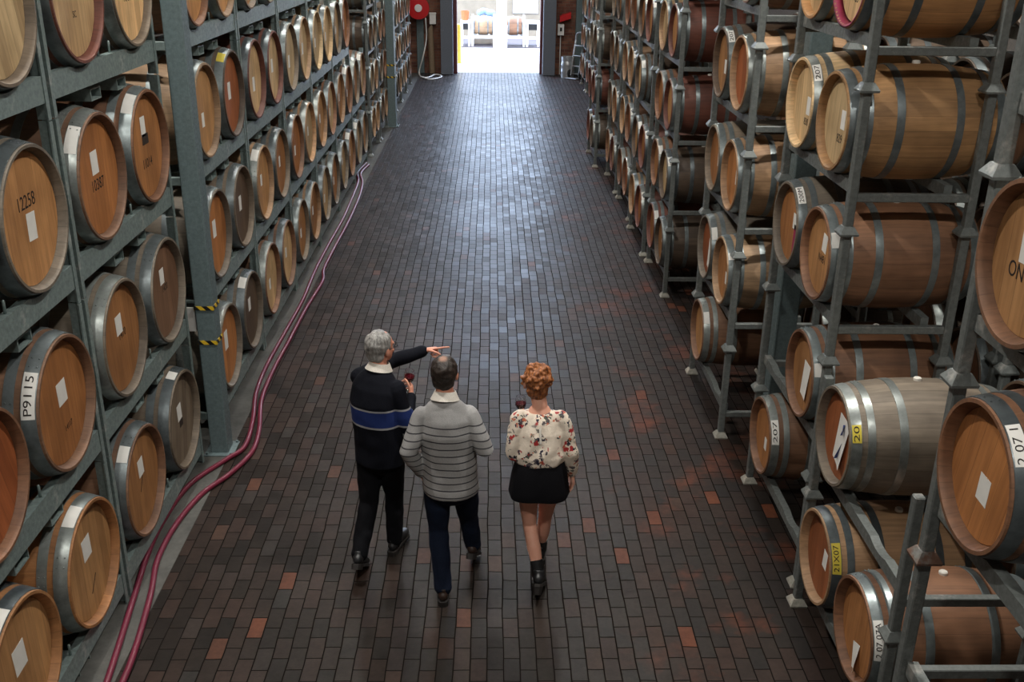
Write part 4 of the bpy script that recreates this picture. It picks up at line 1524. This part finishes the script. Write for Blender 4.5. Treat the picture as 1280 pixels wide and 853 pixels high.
steel_column('steel_column', 'blue-grey steel column standing on the left of the bright doorway', -1.60, -1.22, YE - .42, YE - .07, 9.1, M['blue_grey'], False)
steel_column('steel_column', 'blue-grey steel column standing on the right of the bright doorway', 1.60, 1.99, YE - .42, YE - .07, 9.1, M['blue_grey'], False)
colL = steel_column('steel_column', 'thick green-grey column with hazard tape between the left hand racks', -2.425, -2.275, 7.76, 7.93, 7.5, M['column'])
colF = steel_column('steel_column', 'far green column with yellow tape among the left hand racks', -2.385, -2.205, 23.46, 23.74, 7.5, M['column'])
p = on_y(985, 370, 7.70)
colR = steel_column('steel_column', 'green-grey column half hidden behind the right hand racks', p.x - .09, p.x + .08, 7.62, 7.80, 7.5, M['column'], False)
steel_column('steel_column', 'slim green column against the brick wall behind the hand truck', 2.62, 2.86, YE - .28, YE - .05, 6.0, M['column'], False)
steel_column('steel_column', 'slim green column against the brick wall below the fire hose reel', -2.36, -2.14, YE - .16, YE - .02, 6.0, M['column'], False)

def band(label, cx, cy, wx, wy, z, group):
    bm = bmesh.new()
    n = 1
    o = [(-wx, -wy), (wx, -wy), (wx, wy), (-wx, wy)]
    h, th = .034, .006
    V = [[bm.verts.new((u + (th if u > 0 else -th)*e, v + (th if v > 0 else -th)*e, zz)) for u, v in o] for e, zz in ((1, -h/2), (1, h/2), (0.3, h/2), (0.3, -h/2))]
    for a in range(4):
        A, B = V[a], V[(a + 1) % 4]
        for q in range(4):
            bm.faces.new((A[q], A[(q + 1) % 4], B[(q + 1) % 4], B[q]))
    o_ = mesh_obj('hazard_tape', bm, M['tape'])
    o_.location = (cx, cy, z)
    tag(o_, label, 'tape', group)
    return o_

zt = on_y(262, 386, 7.75).z
zb = on_y(262, 429, 7.75).z
band('upper band of yellow and black tape around the thick left column', -2.35, 7.845, .075, .085, zt, 'hazard tape bands')
band('lower band of yellow and black tape around the thick left column', -2.35, 7.845, .075, .085, zb, 'hazard tape bands')
band('upper yellow and black band on the far green column', -2.295, 23.60, .09, .14, on_y(490, 82, 23.4).z, 'hazard tape bands')
band('lower yellow and black band on the far green column', -2.295, 23.60, .09, .14, on_y(490, 97, 23.4).z, 'hazard tape bands')
# white folder hanging on the column
t = thing('document_holder', 'white document holder strapped to the side of the thick left column', 'holder', (-2.47, 7.80, zt - .09))
bbox_obj('pocket', (-.035, .035, -.03, -.01, -.12, .09), M['white_paint'], t, .003)
bbox_obj('back_plate', (-.045, .045, -.01, -.004, -.12, .12), M['black'], t, .002)

# hoses
def hose(label, px, r=.021, z=.022, up=None):
    pts = []
    for q in px:
        p = on_ground(q[0], q[1], z)
        pts.append(p)
    bm = bmesh.new()
    sp = spline(pts, 6)
    tube(bm, sp, [r]*len(sp), 12)
    o = mesh_obj('hose', bm, M['hose'], None, True)
    return tag(o, label, 'hose', 'wine hoses along the aisle')
hose('wine red hose lying closest to the left hand racks', [(128, 870), (147, 812), (168, 745), (185, 692), (206, 648), (237, 606), (282, 575), (306, 558), (316, 525), (320, 492), (333, 458), (356, 416), (378, 376), (391, 345), (402, 322), (414, 300), (429, 273), (442, 243), (448, 226), (447, 216), (458, 204)])
hose('wine red hose lying on the brick side of its twin', [(146, 870), (167, 818), (188, 745), (197, 700), (220, 656), (252, 618), (288, 592), (315, 565), (324, 537), (327, 500), (342, 462), (362, 425), (383, 385), (403, 352), (405, 336), (420, 306), (436, 276), (449, 246), (453, 228), (451, 217), (461, 206)])

# ------------------------------------------------------------------ far end of the hall
# fire hose reel
p = on_y(523, 10, YE - .48)
t = thing('fire_hose_reel', 'round red fire hose reel on the brick wall at the left', 'hose reel', p)
bm = bmesh.new(); lathe(bm, [(-.06, .12), (-.05, .33), (-.03, .335), (-.025, .14), (.02, .14), (.03, .335), (.05, .33), (.06, .12)], 'x', 32)
o = mesh_obj('drum', bm, M['red_paint'], t, True, autos=.5); o.rotation_euler.z = -PI/2
bm = bmesh.new(); lathe(bm, [(.05, .12), (.09, .11), (.095, .02)], 'x', 24)
o = mesh_obj('hub', bm, M['white_paint'], t, True, autos=.5); o.rotation_euler.z = -PI/2
bbox_obj('wall_bracket', (-.05, .05, .06, .32, -.05, .05), M['black'], t)
# white hose hanging from the reel down to a coil on the floor
pts = [p + Vector((.22, -.08, -.3)), on_y(533, 48, YE - .4), on_y(529, 70, YE - .5), on_ground(524, 92, .03), on_ground(533, 97, .03), on_ground(545, 93, .03), on_ground(552, 96, .03), on_ground(538, 99, .03), on_ground(526, 96, .03)]
bm = bmesh.new(); sp = spline(pts, 6); tube(bm, sp, [.022]*len(sp), 8)
tag(mesh_obj('water_hose', bm, M['white_paint'], None, True), 'white hose hanging from the red reel into a loop on the floor', 'hose')
# white box and downpipe on the left wall
p = on_y(541, 23, YE - .12)
t = thing('wall_box', 'small white box on the brick wall left of the doorway', 'box', p)
bbox_obj('housing', (-.10, .10, -.08, .115, -.17, .17), M['white_paint'], t, .01)
bbox_obj('lid', (-.11, .11, -.1, .0, .13, .18), M['white_paint'], t, .008)
p0, p1 = on_y(537, 34, YE - .12), on_ground(541, 92)
bm = bmesh.new(); tube(bm, [(p0.x, YE - .12, p0.z), (p0.x + .02, YE - .12, 1.4), (p0.x + .06, YE - .12, .02)], [.10, .10, .10], 16, round_ends=False)
tag(mesh_obj('downpipe', bm, M['pipe'], None, True, autos=.6), 'thick tan downpipe under the white box on the brick wall', 'pipe')
# right wall: red box, electrical box, cable
p = on_y(707, 22, YE - .14)
t = thing('alarm_box', 'bright red tilted box high on the brick wall right of the doorway', 'box', p)
bm = bmesh.new(); prism(bm, [(-.18, -.13), (.16, -.02), (.16, .17), (-.18, .05)], 'y', -.12, .14)
mesh_obj('housing', bm, M['red_paint'], t)
bbox_obj('wall_plate', (-.1, .1, .10, .14, -.1, .1), M['red_paint'], t)
p = on_y(701, 37, YE - .1)
t = thing('electrical_box', 'white electrical box on the brick wall under the red box', 'electrical box', p)
bbox_obj('housing', (-.10, .10, -.08, .098, -.17, .17), M['white_paint'], t, .008)
bbox_obj('switch', (-.03, .03, -.11, -.08, -.04, .07), M['black'], t, .004)
bm = bmesh.new(); tube(bm, [(p.x, YE - .06, p.z - .172), (p.x, YE - .06, .0)], [.016, .016], 8, round_ends=False)
tag(mesh_obj('conduit', bm, M['white_paint']), 'thin pale conduit running down from the electrical box', 'conduit')

# kegs
def keg(label, x, y):
    t = thing('steel_keg', label, 'keg', (x, y, 0), 0, 'steel kegs by the end wall')
    bm = bmesh.new()
    lathe(bm, [(.03, .17), (.05, .20), (.10, .205), (.16, .21), (.19, .218), (.22, .21), (.36, .21), (.39, .218), (.42, .21), (.50, .205), (.55, .17), (.56, .03)], 'z', 32)
    mesh_obj('shell', bm, M['stainless'], t, True, autos=.7)
    for z0, z1 in ((0, .10), (.52, .64)):
        bm = bmesh.new()
        lathe(bm, [(z0, .192), (z0, .205), (z1, .205), (z1, .192)], 'z', 32, closed=True)
        mesh_obj('rim_ring', bm, M['stainless'], t, True, autos=.7)
    bm = bmesh.new(); lathe(bm, [(.55, .04), (.59, .04), (.595, .02)], 'z', 12)
    mesh_obj('valve', bm, M['aluminium'], t)
g = on_ground(708, 95)
keg('steel keg standing nearest the doorway beside the hand truck', g.x, YE - .75)
keg('steel keg standing behind the hand truck against the racks', g.x + .78, YE - .55)
# hand truck leaning on the kegs
g = on_ground(719, 98)
t = thing('hand_truck', 'bare aluminium hand truck with black wheels leaning against the kegs', 'hand truck', (g.x, YE - 1.05, 0), -.75)
for sx in (-1, 1):
    bm = bmesh.new()
    tube(bm, [(sx*.16, -.04, .12), (sx*.16, .08, .75), (sx*.155, .16, 1.15)], [.03]*3, 10)
    mesh_obj('rail', bm, M['aluminium'], t, True)
    bm = bmesh.new(); lathe(bm, [(-.03, .04), (-.03, .13), (-.015, .15), (.015, .15), (.03, .13), (.03, .04)], 'x', 24)
    o = mesh_obj('wheel', bm, M['black'], t, True, autos=.6); o.location = (sx*.22, .02, .15)
    bm = bmesh.new(); lathe(bm, [(-.035, .05), (.035, .05)], 'x', 16)
    mesh_obj('wheel_hub', bm, M['aluminium'], o, True, autos=.6)
bm = bmesh.new(); tube(bm, spline([(-.155, .16, 1.15), (-.14, .16, 1.29), (-.06, .17, 1.36), (.06, .17, 1.36), (.14, .16, 1.29), (.155, .16, 1.15)], 4), [.03]*21, 10)
mesh_obj('handle', bm, M['aluminium'], t, True)
for z in (.38, .68, .98):
    y = -.04 + .12*(z - .12)/.63
    bm = bmesh.new(); tube(bm, [(-.155, y, z), (.155, y, z)], [.024, .024], 8)
    mesh_obj('crossbar', bm, M['aluminium'], t, True)
bbox_obj('toe_plate', (-.2, .2, -.26, -.02, .02, .04), M['aluminium'], t)
bm = bmesh.new(); tube(bm, [(-.2, .02, .15), (.2, .02, .15)], [.012, .012], 8)
mesh_obj('axle', bm, M['aluminium'], t, True)

# ------------------------------------------------------------------ the yard outside
struct('ground', (-14, 14, YE + .3, 60, -.2, -.001), M['yard'])
struct('yard_shade_strip', (-14, 14, 40.6, 44.55, -.0005, .04), plain('painted_yard_shade', (92, 86, 90), .8))  # dark strip stands in for shade lying on the yard
YW = 44.6
struct('wall_outside', (-14, 14, YW, YW + .3, 0, 3.0), plain('taupe_rendered_wall', (134, 122, 104), .8, var=.12, scale=3))
def yard_rack(label, x0, x1, y):
    t = thing('barrel_stand', label, 'barrel stand', ((x0 + x1)/2, y, 0.04), 0, 'white stands in the yard')
    w = (x1 - x0)/2
    for sx in (-1, 1):
        for sy in (-.34, .34):
            bbox_obj('post', (sx*w - .04, sx*w + .04, sy - .04, sy + .04, 0, 1.15), M['white_paint'], t)
        bbox_obj('side_bar', (sx*w - .03, sx*w + .03, -.30, .30, .30, .38), M['white_paint'], t)
    for sy in (-.34, .34):
        bbox_obj('cradle_rail', (-w + .041, w - .041, sy - .03, sy + .03, .30, .40), M['white_paint'], t)
    for sx in (-1, 1):
        bm = bmesh.new()
        half = [(-.30, .34), (-.30, .46), (-.2, .42)] + [(.2*k/4, .40 - .02*abs(k)/4*0) for k in range(-3, 4)] + [(.2, .42), (.30, .46), (.30, .34)]
        prism(bm, half, 'x', sx*.22 - .03, sx*.22 + .03)
        mesh_obj('chock', bm, M['white_paint'], t)
    return t
yy = on_ground(600, 58, .04).y + .38
xa, xb = on_y(591, 50, yy).x, on_y(617.5, 50, yy).x
xa2, xb2 = on_y(628, 50, yy).x, on_y(654.5, 50, yy).x
yard_rack('white barrel stand in the yard left of the white pillar', xa, xb, yy)
yard_rack('white barrel stand in the yard half behind the white pillar', xa2, xb2, yy)
put_barrel(BQ, 'wine_barrel', 'pale barrel lying across the white stand left of the pillar', 'barrels in the sunlit yard', ((xa + xb)/2, yy, .80), 0.0, ('sand', 'pale'), {})
put_barrel(BQ, 'wine_barrel', 'reddish barrel lying across the white stand behind the pillar', 'barrels in the sunlit yard', ((xa2 + xb2)/2, yy, .80), 0.0, ('brown', 'honey'), {})
def yard_table(label, x0, x1, y):
    t = thing('work_table', label, 'table', ((x0 + x1)/2, y, 0.04), 0, 'white tables in the yard')
    w = (x1 - x0)/2
    bbox_obj('table_top', (-w, w, -.4, .4, .86, .94), M['white_paint'], t)
    bbox_obj('shelf', (-w + .05, w - .05, -.35, .35, .28, .32), M['white_paint'], t)
    bbox_obj('drawer_box', (-w + .1, w - .1, -.3, .3, .62, .855), M['black'], t)
    for sx in (-1, 1):
        for sy in (-.36, .36):
            bbox_obj('leg', (sx*(w - .05) - .04, sx*(w - .05) + .04, sy - .04, sy + .04, 0, .86), M['white_paint'], t)
    return t
ta, tb = on_y(576, 45, yy).x, on_y(588.5, 45, yy).x
yard_table('white work table at the left end of the yard', ta, tb, yy)
ta2, tb2 = on_y(657, 45, yy).x, on_y(674, 45, yy).x
yard_table('white work table in the yard beside the right hand jamb', ta2, tb2, yy)
# things lying on the left table
xm = (ta + tb)/2
bm = bmesh.new(); lathe(bm, [(0, .10), (.02, .13), (.34, .16), (.36, .165), (.36, .15), (.05, .11), (.04, .02)], 'z', 20)
o = mesh_obj('tub', bm, M['orange'], None, True, autos=.6); o.location = (xm - .02, yy - .1, .982)
tag(o, 'orange tub standing on the white work table in the yard', 'tub')
bm = bmesh.new()
for k in range(5):
    ball(bm, (k*.12 - .2, rnd.uniform(-.05, .05), .12 + rnd.uniform(0, .08)), (.14, .16, .13), 10)
bm2 = bm
o = mesh_obj('sack', bm2, M['blue_cloth'], None, True); o.location = (xm + .75, yy + .80, 1.08)
md = o.modifiers.new('fuse', 'REMESH'); md.mode = 'VOXEL'; md.voxel_size = .03
tag(o, 'pale blue sack on top of a stack behind the yard barrels', 'sack')
bbox = bbox_obj('crate', (-.55, .55, -.3, .3, 0, 1.04), M['beige'], None, .02)
bbox.location = (xm + .75, yy + .80, 0.04)
tag(bbox, 'pale crate under the blue sack behind the yard barrels', 'crate')
# pillar, bollard
p0 = on_ground(627, 67)
t = thing('white_pillar', 'tall white pillar standing in the middle of the sunlit yard', 'pillar', (p0.x, 40.2, 0))
bbox_obj('shaft', (-.19, .19, -.19, .19, 0.1, 6.0), M['white_paint'], t, .01)
bbox_obj('plinth', (-.30, .22, -.25, .25, 0, .9), M['white_paint'], t, .02)
g = on_ground(573.5, 79)
t = thing('bollard', 'yellow bollard just outside the doorway by the left jamb', 'bollard', (g.x, g.y, 0))
bm = bmesh.new(); lathe(bm, [(0, .085), (1.22, .085), (1.28, .06), (1.30, .02)], 'z', 20)
mesh_obj('tube', bm, M['yellow_paint'], t, True, autos=.6)
bm = bmesh.new(); lathe(bm, [(0, .13), (.015, .13), (.02, .09)], 'z', 20)
mesh_obj('base_ring', bm, M['yellow_paint'], t)
# paper notices and a small machine by the outside wall on the right
p = on_y(657, 5, YW - .02)
p.z = max(p.z, 1.35)
t = thing('wall_sign', 'white board on the beige wall beyond the yard', 'sign', p)
bbox_obj('board', (-.5, .5, -.02, .015, -.35, .6), M['white_paint'], t, .005)
bbox_obj('frame', (-.54, .54, -.01, .018, -.39, .64), M['aluminium'], t, .005)

# ------------------------------------------------------------------ light
w = bpy.data.worlds.new('world')
scene.world = w
w.use_nodes = True
nt = w.node_tree
bg = nt.nodes['Background']
sky = nt.nodes.new('ShaderNodeTexSky')
sky.sky_type = 'HOSEK_WILKIE'
sky.sun_direction = Vector((-.3, -.5, .8)).normalized()
sky.turbidity = 4.0
mx = nt.nodes.new('ShaderNodeMixRGB')
mx.inputs[0].default_value = .6
mx.inputs[2].default_value = (.62, .76, 1.0, 1)
nt.links.new(sky.outputs[0], mx.inputs[1])
nt.links.new(mx.outputs[0], bg.inputs[0])
bg.inputs[1].default_value = 17.0

sun = bpy.data.lights.new('sun', 'SUN')
sun.energy = 3.0
sun.angle = .01
so = bpy.data.objects.new('sun', sun)
so.rotation_euler = Vector((.35, .30, -.9)).to_track_quat('-Z', 'Y').to_euler()
COL.objects.link(so)

def lamp(x, y, z, e, size=.5, col=(1.0, .965, .90)):
    l = bpy.data.lights.new('hall_lamp', 'AREA')
    l.shape = 'DISK'
    l.size = size
    l.energy = e
    l.color = col
    o = bpy.data.objects.new('hall_lamp', l)
    o.location = (x, y, z)
    COL.objects.link(o)
    return o
for y, dx, e, size in ((-.5, 1.7, 210, .4), (6.2, 2.35, 340, .3), (12.8, 1.8, 190, .4), (19.5, 1.8, 170, .4), (26.5, 1.8, 160, .4)):
    for x in (-dx, dx):
        lamp(x, y, 8.6, e, size)
